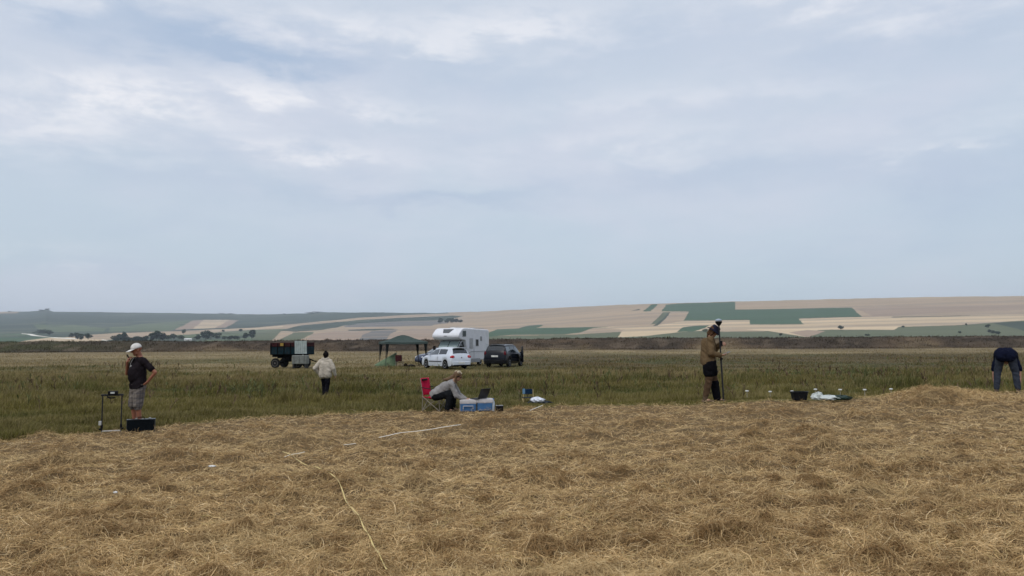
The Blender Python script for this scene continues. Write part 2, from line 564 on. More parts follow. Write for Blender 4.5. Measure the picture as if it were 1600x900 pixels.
def hay():
    n = 330000
    y = 1 / RNG.uniform(1 / 21, 1 / 4.0, n)
    x = RNG.uniform(-.80, .80, n) * y + RNG.uniform(-1.5, 1.5, n)
    hx = [x]; hy_ = [y]
    for q in HEAPS:                                   # more strands where the hay is heaped
        k = int(40 + 260 * q[4] * 4)
        hx.append(RNG.normal(q[0], q[2] * .65, k)); hy_.append(RNG.normal(q[1], q[3] * .65, k))
    hx.append(RNG.normal(9.7, .8, 6000)); hy_.append(RNG.normal(16.7, .6, 6000))
    x = np.concatenate(hx); y = np.concatenate(hy_)
    extra = np.arange(len(x)) >= n
    keep = in_hay(x, y) > RNG.random(len(x))
    x, y, extra = x[keep], y[keep], extra[keep]
    n = len(x)
    # strands gather on the heaps
    L = RNG.uniform(.05, .25, n) * (.75 + .35 * RNG.random(n))
    az = rand_dir(n)
    az[:, 0] *= 1.12
    az /= np.linalg.norm(az, axis=1)[:, None]
    kind = RNG.random(n)
    kind = np.where(extra, .55 + .45 * kind, kind)
    up = np.where(kind > .91, RNG.uniform(.5, 1.4, n), np.where(kind > .72, RNG.uniform(.1, .5, n), RNG.uniform(-.08, .12, n)))
    L = np.where(kind > .91, L * .6, L)
    perp = np.stack([-az[:, 1], az[:, 0], az[:, 2]], 1)
    curl = RNG.normal(0, .22, n) * L
    h0 = np.abs(RNG.normal(0, .014, n)) + .003
    K = 5
    t = np.linspace(0, 1, K)
    tt = t - .5
    P = np.zeros((n, K, 3))
    for i in range(K):
        c = az * (tt[i] * L * np.cos(up))[:, None] + perp * (curl * (4 * tt[i] ** 2 - .3) + RNG.normal(0, .004, n))[:, None]
        P[:, i, :2] = np.stack([x, y], 1) + c[:, :2]
    # drape over the relief
    for i in range(K):
        g = G(P[:, i, 0], P[:, i, 1])
        P[:, i, 2] = g + h0 * 1.3 + np.where(kind > .72, t[i] * np.sin(up) * L, RNG.normal(0, .004, n)) + np.where(kind <= .72, .02 * (1 - (2 * tt[i]) ** 2) * RNG.random(n), 0)
    side = perp * RNG.uniform(.3, 1, n)[:, None] + np.array([0, 0, 1.]) * RNG.uniform(-.8, .8, n)[:, None]
    side /= np.linalg.norm(side, axis=1)[:, None]
    W = .0014 + RNG.random(n) ** 2 * .0026 + y * .00016
    pal = np.array([(.76, .55, .285), (.62, .435, .215), (.48, .325, .148), (.84, .66, .39), (.31, .195, .085), (.44, .345, .145)])
    pr = np.array([.25, .29, .23, .07, .12, .04])
    ci = RNG.choice(6, n, p=pr)
    col = pal[ci] * RNG.uniform(.72, 1.22, n)[:, None]
    col[kind > .93] = col[kind > .93] * .6 + np.array([.25, .185, .095])
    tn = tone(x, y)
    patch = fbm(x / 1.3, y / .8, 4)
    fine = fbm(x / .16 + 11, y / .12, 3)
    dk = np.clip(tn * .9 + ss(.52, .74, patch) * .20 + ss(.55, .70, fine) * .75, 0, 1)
    col = mixc(col, col * np.array([.42, .36, .31]), dk)  # shaded undersides of heaps and clumps painted into the strand colour
    col = mixc(col, np.array([.60, .45, .235]), ss(.50, .30, patch) * .45)
    T = np.repeat(col[:, None, :], K, 1) * (.85 + .3 * RNG.random((n, K, 1)))
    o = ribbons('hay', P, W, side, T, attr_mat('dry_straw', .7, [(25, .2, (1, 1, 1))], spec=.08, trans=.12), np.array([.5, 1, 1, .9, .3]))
    o['kind'] = 'stuff'
    o['label'] = 'matted dry mown hay lying over the whole foreground field'
    o['category'] = 'hay'


def grass():
    n = 620000
    y = 1 / RNG.uniform(1 / 190, 1 / 13.2, n)
    x = RNG.uniform(-.82, .82, n) * y + RNG.uniform(-2, 2, n)
    yb = RNG.uniform(165, 181, 34000)                 # scrub on the far bank
    x = np.concatenate([x, RNG.uniform(-150, 150, 34000)])
    y = np.concatenate([y, yb])
    n = len(x)
    keep = (in_hay(x, y) < RNG.random(n) * .9)
    x, y = x[keep], y[keep]
    n = len(x)
    cl = fbm(x / .9, y / .9, 3)
    tuft = ss(.42, .70, cl)
    Hh = (.10 + .15 * tuft + .12 * RNG.random(n)) * (1 - .45 * ss(40, 56, y)) * (1 - .62 * ss(740, 815, u_of(x, y)) * (1 - ss(1.5, 3.5, y - edge_d(x, y)))) * (.72 + 1.1 * ss(.46, .74, fbm(x / 3.0 + 9, y / 2.2, 3)))
    D = edge_d(x, y)
    Hh *= .55 + .45 * ss(0, 2.2, y - D)
    # small paths that people have trodden stay lower: strips along x
    strip = ss(.0, 1.2, np.abs(y - 26.8 - .6 * np.sin(x / 6))) * .5 + .5
    Hh *= strip
    Hh = np.where(y > 165, .12 + .55 * ss(.45, .75, fbm(x / 1.6, y / 1.4, 3)) * RNG.random(n) + .12 * RNG.random(n), Hh)
    lean = rand_dir(n) * (RNG.uniform(.05, .55, n) * Hh)[:, None] + np.array([.10, 0, 0]) * Hh[:, None]
    K = 4
    t = np.linspace(0, 1, K)
    P = np.zeros((n, K, 3))
    g = Hd(x, y)
    b = np.stack([x, y, g - .02], 1)
    for i in range(K):
        P[:, i] = b + lean * (t[i] ** 1.7)[..., None]
        P[:, i, 2] += Hh * (t[i] - .12 * t[i] ** 2)
    a = rand_dir(n)
    side = a * np.array([1, .6, 0])
    side /= np.linalg.norm(side, axis=1)[:, None]
    W = .0022 + RNG.random(n) * .003 + y * .00036
    base = meadow_col(x, y)
    jit = RNG.uniform(.55, 1.45, n)[:, None]
    jit = np.where((y > 165)[:, None], jit * (.55 + .95 * fbm(x / 1.8 + 20, y / 1.5, 3)[:, None]) * 1.05, jit)
    col = base * jit
    dry = RNG.random(n) < (.16 + .25 * ss(30, 90, y)) * (1 - ss(160, 166, y))
    col[dry] = mixc(col[dry], np.array([.40, .31, .17]), .42)
    brown = RNG.random(n) < .012
    col[brown] = col[brown] * .35 + np.array([.045, .022, .010])
    pt = ss(.50, .68, fbm(x / 4 + 50, y / 1.6 + 3, 4))
    tipc = mixc(col, np.array([.36, .29, .15]), (.18 + .40 * pt) * np.clip((col.mean(1) - .03) / .10, 0, 1))
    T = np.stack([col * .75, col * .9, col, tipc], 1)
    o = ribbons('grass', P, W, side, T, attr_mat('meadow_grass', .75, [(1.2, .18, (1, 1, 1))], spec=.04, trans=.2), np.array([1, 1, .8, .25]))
    o['kind'] = 'stuff'
    o['label'] = 'olive green and tan meadow grass behind the mown hay'
    o['category'] = 'grass'


def weeds():
    """dry dark dock and thistle stalks standing out of the meadow"""
    c = []
    for px, d, w, k in [(200, 60, 2.2, 26), (330, 30, 1.6, 20), (40, 30, 1.5, 18), (100, 36, 2, 16), (250, 40, 1.5, 12), (380, 28, 1.6, 20), (440, 31, 2.4, 26), (560, 30, 1.5, 12),
                        (620, 28, 1.5, 14), (740, 33, 1.6, 16), (790, 30, 1.4, 18), (870, 36, 2.5, 20), (930, 33, 1.6, 12), (1000, 40, 2.5, 22), (1070, 36, 1.4, 12),
                        (1180, 40, 2.5, 26), (1230, 28, 1.2, 12), (1300, 40, 2.5, 40), (1330, 42, 2., 30), (1390, 36, 1.6, 16), (1450, 40, 2.5, 22), (1520, 30, 1.2, 10), (1560, 42, 2, 22), (1490, 60, 3, 20)]:
        x0, y0 = spot(px, d)
        for _ in range(k):
            c.append((x0 + RNG.normal(0, w * .7), y0 + RNG.normal(0, w)))
    for _ in range(160):
        y = 1 / RNG.uniform(1 / 80, 1 / 20)
        c.append((RNG.uniform(-.75, .75) * y, y))
    c = np.array(c)
    c = c[in_hay(c[:, 0], c[:, 1]) < .01]
    n0 = len(c)
    hs = RNG.uniform(.22, .48, n0)
    P, W, Sd, T = [], [], [], []
    K = 4
    t = np.linspace(0, 1, K)
    for (x, y), h in zip(c, hs):
        g = float(H(x, y))
        lx, ly = RNG.normal(0, .10), RNG.normal(0, .10)
        tint = np.array([.085, .058, .036]) * RNG.uniform(.6, 1.6) if RNG.random() < .6 else np.array([.10, .11, .045])
        P.append([(x + lx * q * q, y + ly * q * q, g + h * q) for q in t])
        W.append(.008 + y * .0006)
        T.append(tint)
        for q in np.linspace(.45, 1, 7):          # side twigs with seed heads
            ax, ay = RNG.normal(0, .07), RNG.normal(0, .07)
            bx_, by_, bz = x + lx * q * q, y + ly * q * q, g + h * q
            P.append([(bx_ + ax * s, by_ + ay * s, bz + .10 * s * (1 + RNG.random() * .3)) for s in t])
            W.append(.012 + y * .0005)
            T.append(tint * 1.2)
    n = len(P)
    side = rand_dir(n)
    T = np.repeat(np.array(T)[:, None, :], K, 1)
    o = ribbons('weeds', np.array(P), np.array(W), side, T, attr_mat('dry_weed', .85, [], spec=.1), np.array([.6, 1, 1, .5]))
    o['kind'] = 'stuff'
    o['label'] = 'dark dry dock stalks scattered through the meadow grass'
    o['category'] = 'weeds'


# ------------------------------------------------------------------ hills with their fields
HX = np.array([-900, -300, 0, 40, 58, 70, 82, 200, 330, 400, 470, 500, 600, 680, 760, 850, 950, 1100, 1200, 1300, 1400, 1500, 1600, 1900, 2500], float)
HY = np.array([480, 488, 487.2, 487, 485.8, 483.8, 487, 488.3, 490, 491.5, 490.2, 488, 488.6, 489.3, 486.5, 482, 477.2, 472.5, 470, 467.6, 465.2, 463.4, 462.6, 462, 466], float)
CRX = [-900, 0, 400, 700, 1000, 1600, 2500]
CRD = [7500, 7000, 6600, 5200, 3900, 3400, 3600]
BASE_D = 1350.0


def hill_d(px, t):
    top = np.interp(px, CRX, CRD)
    return BASE_D + (top - BASE_D) * (t ** 1.25)


def horizon_y(px):
    return 533 - (px - 800) * math.tan(ROLL)


def hill_point(px, py):
    """point of the hillside seen at this pixel"""
    sky_y = np.interp(px, HX, HY)
    hy = horizon_y(px)
    t = (hy + 3 - py) / (hy + 3 - sky_y)
    d = hill_d(px, np.clip(t, 0, 1))
    e = (hy - py) / FPX
    x = (px - 800) / 1158.5 * d
    r = np.sqrt(1 + ((px - 800) / 1158.5) ** 2)
    return x, d + 0 * x, CAM_Z + e * d * 1.0


def inpoly(px, py, poly):
    c = np.zeros(px.shape, bool)
    j = len(poly) - 1
    for i in range(len(poly)):
        xi, yi = poly[i]
        xj, yj = poly[j]
        cond = ((yi > py) != (yj > py)) & (px < (xj - xi) * (py - yi) / (yj - yi + 1e-12) + xi)
        c ^= cond
        j = i
    return c


TAN, SAND, PINK = (.37, .275, .180), (.52, .40, .255), (.31, .225, .160)
GRN, OLV, DKG, LGR, BLG = (.045, .088, .042), (.095, .108, .055), (.034, .050, .030), (.095, .122, .060), (.045, .064, .044)
GRY = (.13, .125, .115)
FIELDS = [
    (BLG, [(-1000, 540), (-1000, 470), (420, 470), (560, 480), (700, 486), (700, 489.8), (640, 492), (560, 497), (470, 506), (400, 513), (300, 540)]),
    (DKG, [(15, 499), (80, 492), (130, 492), (160, 497), (215, 500), (190, 505), (120, 506), (60, 510), (0, 512), (-60, 505)]),
    (DKG, [(165, 511), (190, 506), (240, 503), (240, 504.5), (200, 508), (170, 513)]),
    (LGR, [(170, 512), (215, 507), (290, 501), (318, 501), (280, 512), (262, 517), (168, 519)]),
    (LGR, [(50, 508), (110, 508), (165, 513), (160, 518), (90, 519), (60, 515)]),
    (TAN, [(-50, 487), (28, 487), (24, 490), (-60, 491)]),
    (PINK, [(272, 515), (300, 501), (318, 500), (300, 514)]),
    (SAND, [(300, 514), (318, 500), (358, 500), (335, 513)]),
    (PINK, [(335, 513), (358, 500), (372, 501), (352, 512)]),
    (DKG, [(90, 521), (200, 519.6), (262, 517), (400, 511), (400, 512.4), (262, 518.8), (190, 521), (92, 522.5)]),
    (TAN, [(120, 524), (200, 520.6), (262, 518.6), (400, 512.4), (470, 505), (500, 502), (540, 499), (548, 500), (480, 508), (400, 516), (270, 524), (215, 529), (175, 531), (150, 533), (60, 536), (100, 528)]),
    (SAND, [(330, 517), (400, 513.4), (440, 510), (442, 511.6), (400, 515), (330, 519)]),
    (GRN, [(-200, 520), (34, 521.5), (75, 526), (112, 529), (60, 531), (20, 536), (-200, 540)]),
    (SAND, [(20, 536), (62, 530), (84, 527.5), (120, 529), (160, 531.5), (150, 537)]),
    (LGR, [(270, 524), (400, 516), (445, 514), (425, 524), (402, 536), (180, 536), (180, 531)]),
    (DKG, [(175, 529), (240, 527), (300, 528), (400, 523), (400, 526), (300, 533), (180, 535)]),
    (OLV, [(400, 520), (440, 517), (425, 531), (404, 536), (390, 536), (396, 526)]),
    (DKG, [(430, 517.4), (470, 509), (560, 500), (640, 496), (708, 493), (724, 494), (708, 498), (690, 502.6), (640, 503), (560, 507), (535, 509), (500, 516), (460, 519)]),
    (GRY, [(535, 510), (560, 505.5), (640, 502), (690, 500.5), (700, 505), (672, 509), (600, 510.2)]),
    (TAN, [(500, 516), (536, 510), (600, 510.6), (740, 508), (760, 512), (760, 538), (420, 538), (440, 527), (470, 519.5)]),
    (OLV, [(430, 533), (458, 520.5), (490, 519), (488, 522), (470, 530), (466, 540), (424, 540)]),
    (PINK, [(470, 540), (488, 521), (545, 517), (580, 517), (565, 524), (552, 540)]),
    (GRY, [(552, 540), (566, 524), (580, 517.5), (622, 515.5), (610, 523), (596, 540)]),
    (DKG, [(542, 515.6), (600, 512.8), (622, 515), (580, 517), (545, 516.8)]),
    (PINK, [(596, 540), (612, 522), (640, 514), (760, 512), (760, 540)]),
    (OLV, [(740, 533), (760, 526), (800, 524.5), (900, 522.5), (968, 519), (974, 521), (962, 533), (950, 538), (740, 538)]),
    (GRN, [(755, 527), (764, 520), (776, 513.5), (810, 512.5), (826, 508), (845, 507), (849, 508.5), (838, 512.2), (900, 511.4), (952, 511.2), (922, 515), (905, 520), (880, 522.6), (800, 523.4)]),
    (SAND, [(904, 521.5), (926, 513), (952, 511.5), (1000, 511), (1020, 510), (1066, 501.5), (1172, 501), (1172, 507.6), (1257, 507), (1249, 498.6),
            (1395, 495), (1500, 492.6), (1600, 491), (1900, 490), (1900, 500), (1600, 501.4), (1552, 504), (1500, 507.6), (1404, 510), (1398, 515.5), (1300, 514.5), (1278, 516), (1262, 527), (1200, 517.6),
            (1150, 514), (1100, 517), (1060, 520), (1010, 525), (985, 527), (965, 527), (972, 517), (978, 515)]),
    (TAN, [(904, 521.5), (926, 513), (970, 515), (967, 518.6)]),
    (SAND, [(966, 526), (972, 520), (980, 514), (1050, 514), (1060, 519.6), (1010, 525)]),
    (OLV, [(940, 533), (966, 527.4), (1010, 525.3), (1060, 519.8), (1092, 518), (1130, 519), (1200, 518), (1262, 527), (1278, 516), (1300, 515), (1398, 516), (1404, 510.6), (1500, 508.2), (1560, 504),
            (1600, 502), (1900, 500), (1900, 545), (940, 545)]),
    (PINK, [(1232, 520), (1262, 516), (1290, 518), (1262, 527)]),
    (GRN, [(1058, 519.4), (1066, 512.6), (1086, 509.6), (1108, 509), (1100, 514), (1084, 518.6)]),
    (DKG, [(1552, 505), (1600, 503), (1900, 502), (1900, 518), (1600, 517), (1590, 514)]),
    (GRN, [(1034, 487), (1041.5, 476), (1056, 475), (1058, 474.4), (1149.5, 471.6), (1149.5, 484), (1200, 483.4), (1332, 480.8), (1348, 495.6), (1260, 497.4), (1248.5, 498), (1256, 506.2),
           (1172, 507.2), (1171, 500.2), (1068, 501.4), (1077, 487)]),
    (GRN, [(1004.5, 487), (1018, 476), (1029, 475.2), (1017, 487)]),
    (DKG, [(987, 486.4), (999, 483), (1000.5, 485)]),
    (OLV, [(1023, 501), (1036.5, 488), (1046, 488), (1035, 500), (1029, 505), (1016, 508)]),
    (DKG, [(1046, 488), (1048.5, 488), (1037, 501), (1028, 509), (1021, 510), (1032, 501)]),
    (DKG, [(1395, 495.6), (1420, 494.6), (1500, 493), (1560, 493), (1500, 493.8), (1395, 496.4)]),
    (SAND, [(1400, 496.4), (1500, 494.4), (1560, 495), (1450, 498.4)]),
    (TAN, [(1149.8, 471.6), (1500, 463), (1600, 462), (1900, 461), (1900, 468), (1600, 470), (1400, 474), (1150, 483.4)]),
    (PINK, [(1336, 481), (1420, 478), (1600, 476), (1900, 476), (1900, 482), (1600, 484), (1500, 487), (1395, 494), (1366, 495)]),
    ((.72, .69, .60), [(33, 521), (60, 523.6), (90, 528.4), (120, 529.6), (120, 530.6), (88, 529.6), (58, 524.8), (32, 521.8)]),
    ((.72, .69, .60), [(160, 531), (176, 534), (172, 535.2), (158, 531.8)]),
]


def hills():
    px = np.concatenate([np.arange(-900, -60, 12), np.arange(-60, 1660, 0.95), np.arange(1660, 2500, 12)])
    t = np.concatenate([np.linspace(-.10, 0, 4)[:-1], np.linspace(0, 1, 210)])
    PXg, Tg = np.meshgrid(px, t, indexing='ij')
    sky_y = np.interp(PXg, HX, HY)
    sky_y = sky_y + (fbm(PXg / 22, PXg * 0 + 2.2, 3) - .5) * 1.2
    hy = horizon_y(PXg)
    PY = hy + 3 - Tg * (hy + 3 - sky_y)
    D = hill_d(PXg, np.clip(Tg, 0, 1)) + np.minimum(Tg, 0) * 3000
    X = (PXg - 800) / 1158.5 * D
    Z = CAM_Z + (hy - PY) / FPX * D
    n = fbm(X / 420, D / 420, 4) - .5
    Z = Z + n * 14 * np.clip(Tg, 0, 1) * (1 - np.clip(Tg, 0, 1)) * 4 * (1 - .55 * ss(600, 900, PXg))
    col = np.zeros(PXg.shape + (3,))
    col[:] = TAN
    # fields: parcels of land, kept where they lie
    wx = PXg + 3.0 * (fbm(X / 70, D / 70, 3) - .5)
    wy = PY + .5 * (fbm(X / 120 + 7, D / 120, 2) - .5)
    par = np.zeros(PXg.shape, int)
    for k, (c, poly) in enumerate(FIELDS):
        m = inpoly(wx, wy, poly)
        col[m] = c
        par[m] = k + 1
    col *= (.82 + .36 * fbm(X / 500, D / 90, 4))[..., None]
    green = col[..., 1] > col[..., 0]
    scrub = ss(.55, .7, fbm(X / 130 + 3, D / 160, 5)) * green * ss(800, 500, PXg)
    col = mixc(col, np.array([.04, .058, .034]), scrub * .75)
    pale = ss(.55, .75, fbm(X / 300 + 31, D / 240, 3)) * green * ss(700, 500, PXg)
    col = mixc(col, np.array([.18, .18, .11]), pale * .30)
    streak = fbm(X / 1500 + 11, D / 55 + 4, 4)
    col = np.where(green[..., None], col, mixc(col, np.array([.27, .215, .165]), ss(.46, .66, streak) * .6))
    rows = vnoise(X / 900 + 5, D / 14)
    col *= (.93 + .14 * rows)[..., None]
    # land behind the crest falls away again
    nb = 5
    Xb = np.concatenate([X, np.stack([X[:, -1] * (1 + .12 * q) for q in range(1, nb + 1)], 1)], 1)
    Db = np.concatenate([D, np.stack([D[:, -1] * (1 + .12 * q) for q in range(1, nb + 1)], 1)], 1)
    Zb = np.concatenate([Z, np.stack([Z[:, -1] * (1 - .02 * q - .035 * q * q) for q in range(1, nb + 1)], 1)], 1)
    Cb = np.concatenate([col, np.repeat(col[:, -1:], nb, 1)], 1)
    V = np.stack([Xb, Db, Zb], -1).reshape(-1, 3)
    o = fast_mesh('hills', V, grid_faces(len(px), Xb.shape[1]), Cb.reshape(-1, 3),
                  attr_mat('farmland', .95, [(.02, .15, (1, 1, 1)), (.12, .14, (1, 1, 1))]), smooth=True)
    o['kind'] = 'structure'


hills()
hay()
grass()
weeds()

hz_me = bpy.data.meshes.new('haze')
bm = bmesh.new()
bmesh.ops.create_cube(bm, size=1)
for v in bm.verts:
    v.co = Vector((v.co.x * 34000, v.co.y * 34000, -16 if v.co.z < 0 else 420))
bm.to_mesh(hz_me)
bm.free()
hz = bpy.data.objects.new('haze', hz_me)
C.objects.link(hz)
hz['kind'] = 'stuff'
hm = bpy.data.materials.new('haze_air')
hm.use_nodes = True
hm.node_tree.nodes.clear()
T = NT(hm.node_tree)
ho = T.node('ShaderNodeOutputMaterial')
hv = T.node('ShaderNodeVolumePrincipled')
hv.inputs['Color'].default_value = (.80, .89, 1, 1)
hv.inputs['Density'].default_value = 7.5e-5
hv.inputs['Anisotropy'].default_value = 0.0
T.l.new(hv.outputs[0], ho.inputs['Volume'])
hz_me.materials.append(hm)
# ------------------------------------------------------------------ mesh builder
class MB:
    def __init__(s):
        s.v = []
        s.f = []
        s.mi = []
        s.cur = 0

    def add(s, V, F):
        b = len(s.v)
        s.v += [Vector(p) for p in V]
        s.f += [tuple(b + i for i in f) for f in F]
        s.mi += [s.cur] * len(F)
        return s

    def box(s, c, d, rot=None, taper=1.0):
        V = []
        for z in (-.5, .5):
            k = taper if z > 0 else 1
            for x, y in ((-.5, -.5), (.5, -.5), (.5, .5), (-.5, .5)):
                p = Vector((x * d[0] * k, y * d[1] * k, z * d[2]))
                if rot: p = rot @ p
                V.append(p + Vector(c))
        return s.add(V, [(3, 2, 1, 0), (4, 5, 6, 7), (0, 1, 5, 4), (1, 2, 6, 5), (2, 3, 7, 6), (3, 0, 4, 7)])

    def tube(s, pts, r, n=8, closed_ends=True):
        pts = [Vector(p) for p in pts]
        rs = r if isinstance(r, (list, tuple)) else [r] * len(pts)
        V, F = [], []
        ref = None
        for i, p in enumerate(pts):
            d = (pts[min(i + 1, len(pts) - 1)] - pts[max(i - 1, 0)]).normalized()
            if ref is None:
                ref = Vector((0, 0, 1)) if abs(d.z) < .9 else Vector((1, 0, 0))
            a = (ref - d * ref.dot(d)).normalized()
            ref = a
            b = d.cross(a)
            for k in range(n):
                t = 2 * math.pi * k / n
                V.append(p + (a * math.cos(t) + b * math.sin(t)) * rs[i])
        for i in range(len(pts) - 1):
            for k in range(n):
                F.append((i * n + k, i * n + (k + 1) % n, (i + 1) * n + (k + 1) % n, (i + 1) * n + k))
        if closed_ends:
            F.append(tuple(reversed(range(n))))
            F.append(tuple((len(pts) - 1) * n + k for k in range(n)))
        return s.add(V, F)

    def lathe(s, prof, c=(0, 0, 0), axis='Z', n=24):
        """prof: (radius, height) list"""
        V, F = [], []
        for r, h in prof:
            for k in range(n):
                t = 2 * math.pi * k / n
                a, b = r * math.cos(t), r * math.sin(t)
                p = {'Z': (a, b, h), 'Y': (a, h, b), 'X': (h, a, b)}[axis]
                V.append(Vector(p) + Vector(c))
        m = len(prof)
        for i in range(m - 1):
            for k in range(n):
                F.append((i * n + k, i * n + (k + 1) % n, (i + 1) * n + (k + 1) % n, (i + 1) * n + k))
        F.append(tuple(reversed(range(n))))
        F.append(tuple((m - 1) * n + k for k in range(n)))
        return s.add(V, F)

    def ball(s, c, r, n=12, m=8):
        r = r if isinstance(r, (list, tuple)) else (r, r, r)
        V = [Vector(c) + Vector((0, 0, -r[2]))]
        for i in range(1, m):
            ph = math.pi * i / m - math.pi / 2
            for k in range(n):
                t = 2 * math.pi * k / n
                V.append(Vector(c) + Vector((r[0] * math.cos(ph) * math.cos(t), r[1] * math.cos(ph) * math.sin(t), r[2] * math.sin(ph))))
        V.append(Vector(c) + Vector((0, 0, r[2])))
        F = [(0, 1 + (k + 1) % n, 1 + k) for k in range(n)]
        for i in range(m - 2):
            for k in range(n):
                F.append((1 + i * n + k, 1 + i * n + (k + 1) % n, 1 + (i + 1) * n + (k + 1) % n, 1 + (i + 1) * n + k))
        L = len(V) - 1
        F += [(L, L - n + k, L - n + (k + 1) % n) for k in range(n)]
        return s.add(V, F)

    def slab(s, quad, th):
        """thin solid from a planar polygon, thickened along its normal"""
        q = [Vector(p) for p in quad]
        nrm = (q[1] - q[0]).cross(q[-1] - q[0]).normalized() * th
        n = len(q)
        V = q + [p + nrm for p in q]
        F = [tuple(reversed(range(n))), tuple(range(n, 2 * n))]
        F += [(i, (i + 1) % n, n + (i + 1) % n, n + i) for i in range(n)]
        return s.add(V, F)

    def prism(s, prof, y0, y1):
        """profile in x,z extruded along y"""
        n = len(prof)
        V = [(x, y0, z) for x, z in prof] + [(x, y1, z) for x, z in prof]
        F = [tuple(range(n)), tuple(reversed(range(n, 2 * n)))]
        F += [(i, n + i, n + (i + 1) % n, (i + 1) % n) for i in range(n)]
        return s.add(V, F)

    def build(s, name, m, parent=None, bevel=0, smooth=False, seg=2):
        me = bpy.data.meshes.new(name)
        me.from_pydata([tuple(v) for v in s.v], [], s.f)
        ms = m if isinstance(m, (list, tuple)) else [m]
        for q in ms: me.materials.append(q)
        bm = bmesh.new()
        bm.from_mesh(me)
        if len(ms) > 1:
            bm.faces.ensure_lookup_table()
            for f, k in zip(bm.faces, s.mi): f.material_index = k
        bmesh.ops.recalc_face_normals(bm, faces=bm.faces)
        bm.to_mesh(me)
        bm.free()
        if smooth:
            me.polygons.foreach_set('use_smooth', [True] * len(me.polygons))
        o = bpy.data.objects.new(name, me)
        C.objects.link(o)
        if parent: o.parent = parent
        if bevel:
            b = o.modifiers.new('bevel', 'BEVEL')
            b.width = bevel
            b.segments = seg
            b.limit_method = 'ANGLE'
            b.angle_limit = R(35)
        return o


def thing(name, label, cat, loc, rz=0, group=None):
    o = bpy.data.objects.new(name, None)
    o.empty_display_size = .2
    C.objects.link(o)
    o.location = loc
    o.rotation_euler = (0, 0, rz)
    tag(o, label, cat, group)
    return o


def tag(o, label, cat, group=None):
    o['label'] = label
    o['category'] = cat
    if group: o['group'] = group
    return o


def place(px, d, dz=0):
    x, y = spot(px, d)
    return Vector((x, y, float(Hd(x, y)) + dz))


# ------------------------------------------------------------------ bodies
def remeshed(name, prims, m, parent, voxel=.010, smooth=6, keep=None, fold=None):
    """prims: ('c', a, b, ra, rb) tapered capsules, ('e', centre, (rx,ry,rz)) ellipsoids, fused into one skin"""
    mb = MB()
    for p in prims:
        if p[0] == 'c':
            a, b, ra, rb = Vector(p[1]), Vector(p[2]), p[3], p[4]
            d = (b - a)
            L = max(d.length, 1e-4)
            d = d / L
            pts, rs = [], []
            for q in (-1, -.8, -.45, 0):
                pts.append(a + d * ra * q); rs.append(max(ra * math.sqrt(max(0, 1 - q * q)), ra * .08))
            for q in (0, .45, .8, 1):
                pts.append(b + d * rb * q); rs.append(max(rb * math.sqrt(max(0, 1 - q * q)), rb * .08))
            mb.tube(pts, rs, 14)
        else:
            mb.ball(p[1], p[2], 18, 12)
    me = bpy.data.meshes.new('t')
    me.from_pydata([tuple(v) for v in mb.v], [], mb.f)
    bm = bmesh.new()
    bm.from_mesh(me)
    bmesh.ops.recalc_face_normals(bm, faces=bm.faces)
    bm.to_mesh(me)
    bm.free()
    tmp = bpy.data.objects.new('t', me)
    C.objects.link(tmp)
    r = tmp.modifiers.new('r', 'REMESH')
    r.mode = 'VOXEL'
    r.voxel_size = voxel
    sm = tmp.modifiers.new('s', 'SMOOTH')
    sm.factor = .5
    sm.iterations = smooth
    dg = bpy.context.evaluated_depsgraph_get()
    dg.update()
    nm = bpy.data.meshes.new_from_object(tmp.evaluated_get(dg))
    bpy.data.objects.remove(tmp)
    nm.name = name
    if keep:
        bm = bmesh.new()
        bm.from_mesh(nm)
        for co, no in keep:
            g = bm.verts[:] + bm.edges[:] + bm.faces[:]
            bmesh.ops.bisect_plane(bm, geom=g, plane_co=co, plane_no=no, clear_outer=True)
        bm.to_mesh(nm)
        bm.free()
    nm.materials.clear()
    nm.materials.append(m)
    nm.polygons.foreach_set('use_smooth', [True] * len(nm.polygons))
    if fold is None: fold = .0 if voxel < .0105 else .011
    if fold:
        nv_ = len(nm.vertices)
        co = np.empty(nv_ * 3, np.float32)
        no = np.empty(nv_ * 3, np.float32)
        nm.vertices.foreach_get('co', co)
        nm.vertices.foreach_get('normal', no)
        co, no = co.reshape(-1, 3), no.reshape(-1, 3)
        u, v = co[:, 0] + co[:, 1] * .8, co[:, 2] + co[:, 0] * .5 - co[:, 1] * .4
        w_ = 1 - np.abs(2 * fbm(u / .16 + 3, v / .11 + 8, 3) - 1)
        co += no * (fold * 2.2 * (w_ - .72))[:, None]
        nm.vertices.foreach_set('co', co.ravel())
        nm.update()
    o = bpy.data.objects.new(name, nm)
    C.objects.link(o)
    if parent: o.parent = parent
    return o


def cloth_mat(name, col, pattern=None, rough=.9):
    if name in MATS: return MATS[name]
    m = mat(name, col, rough, 0, .16, 9, .5, 30, .04)
    if pattern:
        T = NT(m.node_tree)
        b = T.n['Principled BSDF']
        tc = T.node('ShaderNodeTexCoord').outputs['Object']
        src = b.inputs['Base Color'].links[0].from_socket
        w = T.node('ShaderNodeTexWave')
        w.inputs['Scale'].default_value = 5.5
        T.l.new(tc, w.inputs['Vector'])
        w2 = T.node('ShaderNodeTexWave')
        w2.bands_direction = 'Y'
        w2.inputs['Scale'].default_value = 5.5
        T.l.new(tc, w2.inputs['Vector'])
        w3 = T.node('ShaderNodeTexWave')
        w3.bands_direction = 'Z'
        w3.inputs['Scale'].default_value = 3.2
        T.l.new(tc, w3.inputs['Vector'])
        k = T.math('MULTIPLY', T.math('ADD', T.ramp(w.outputs['Fac'], .55, .75), T.math('ADD', T.ramp(w2.outputs['Fac'], .6, .75), T.ramp(w3.outputs['Fac'], .7, .85))), .45, clamp=True)
        T.l.new(T.mix(k, src, pattern), b.inputs['Base Color'])
    return m


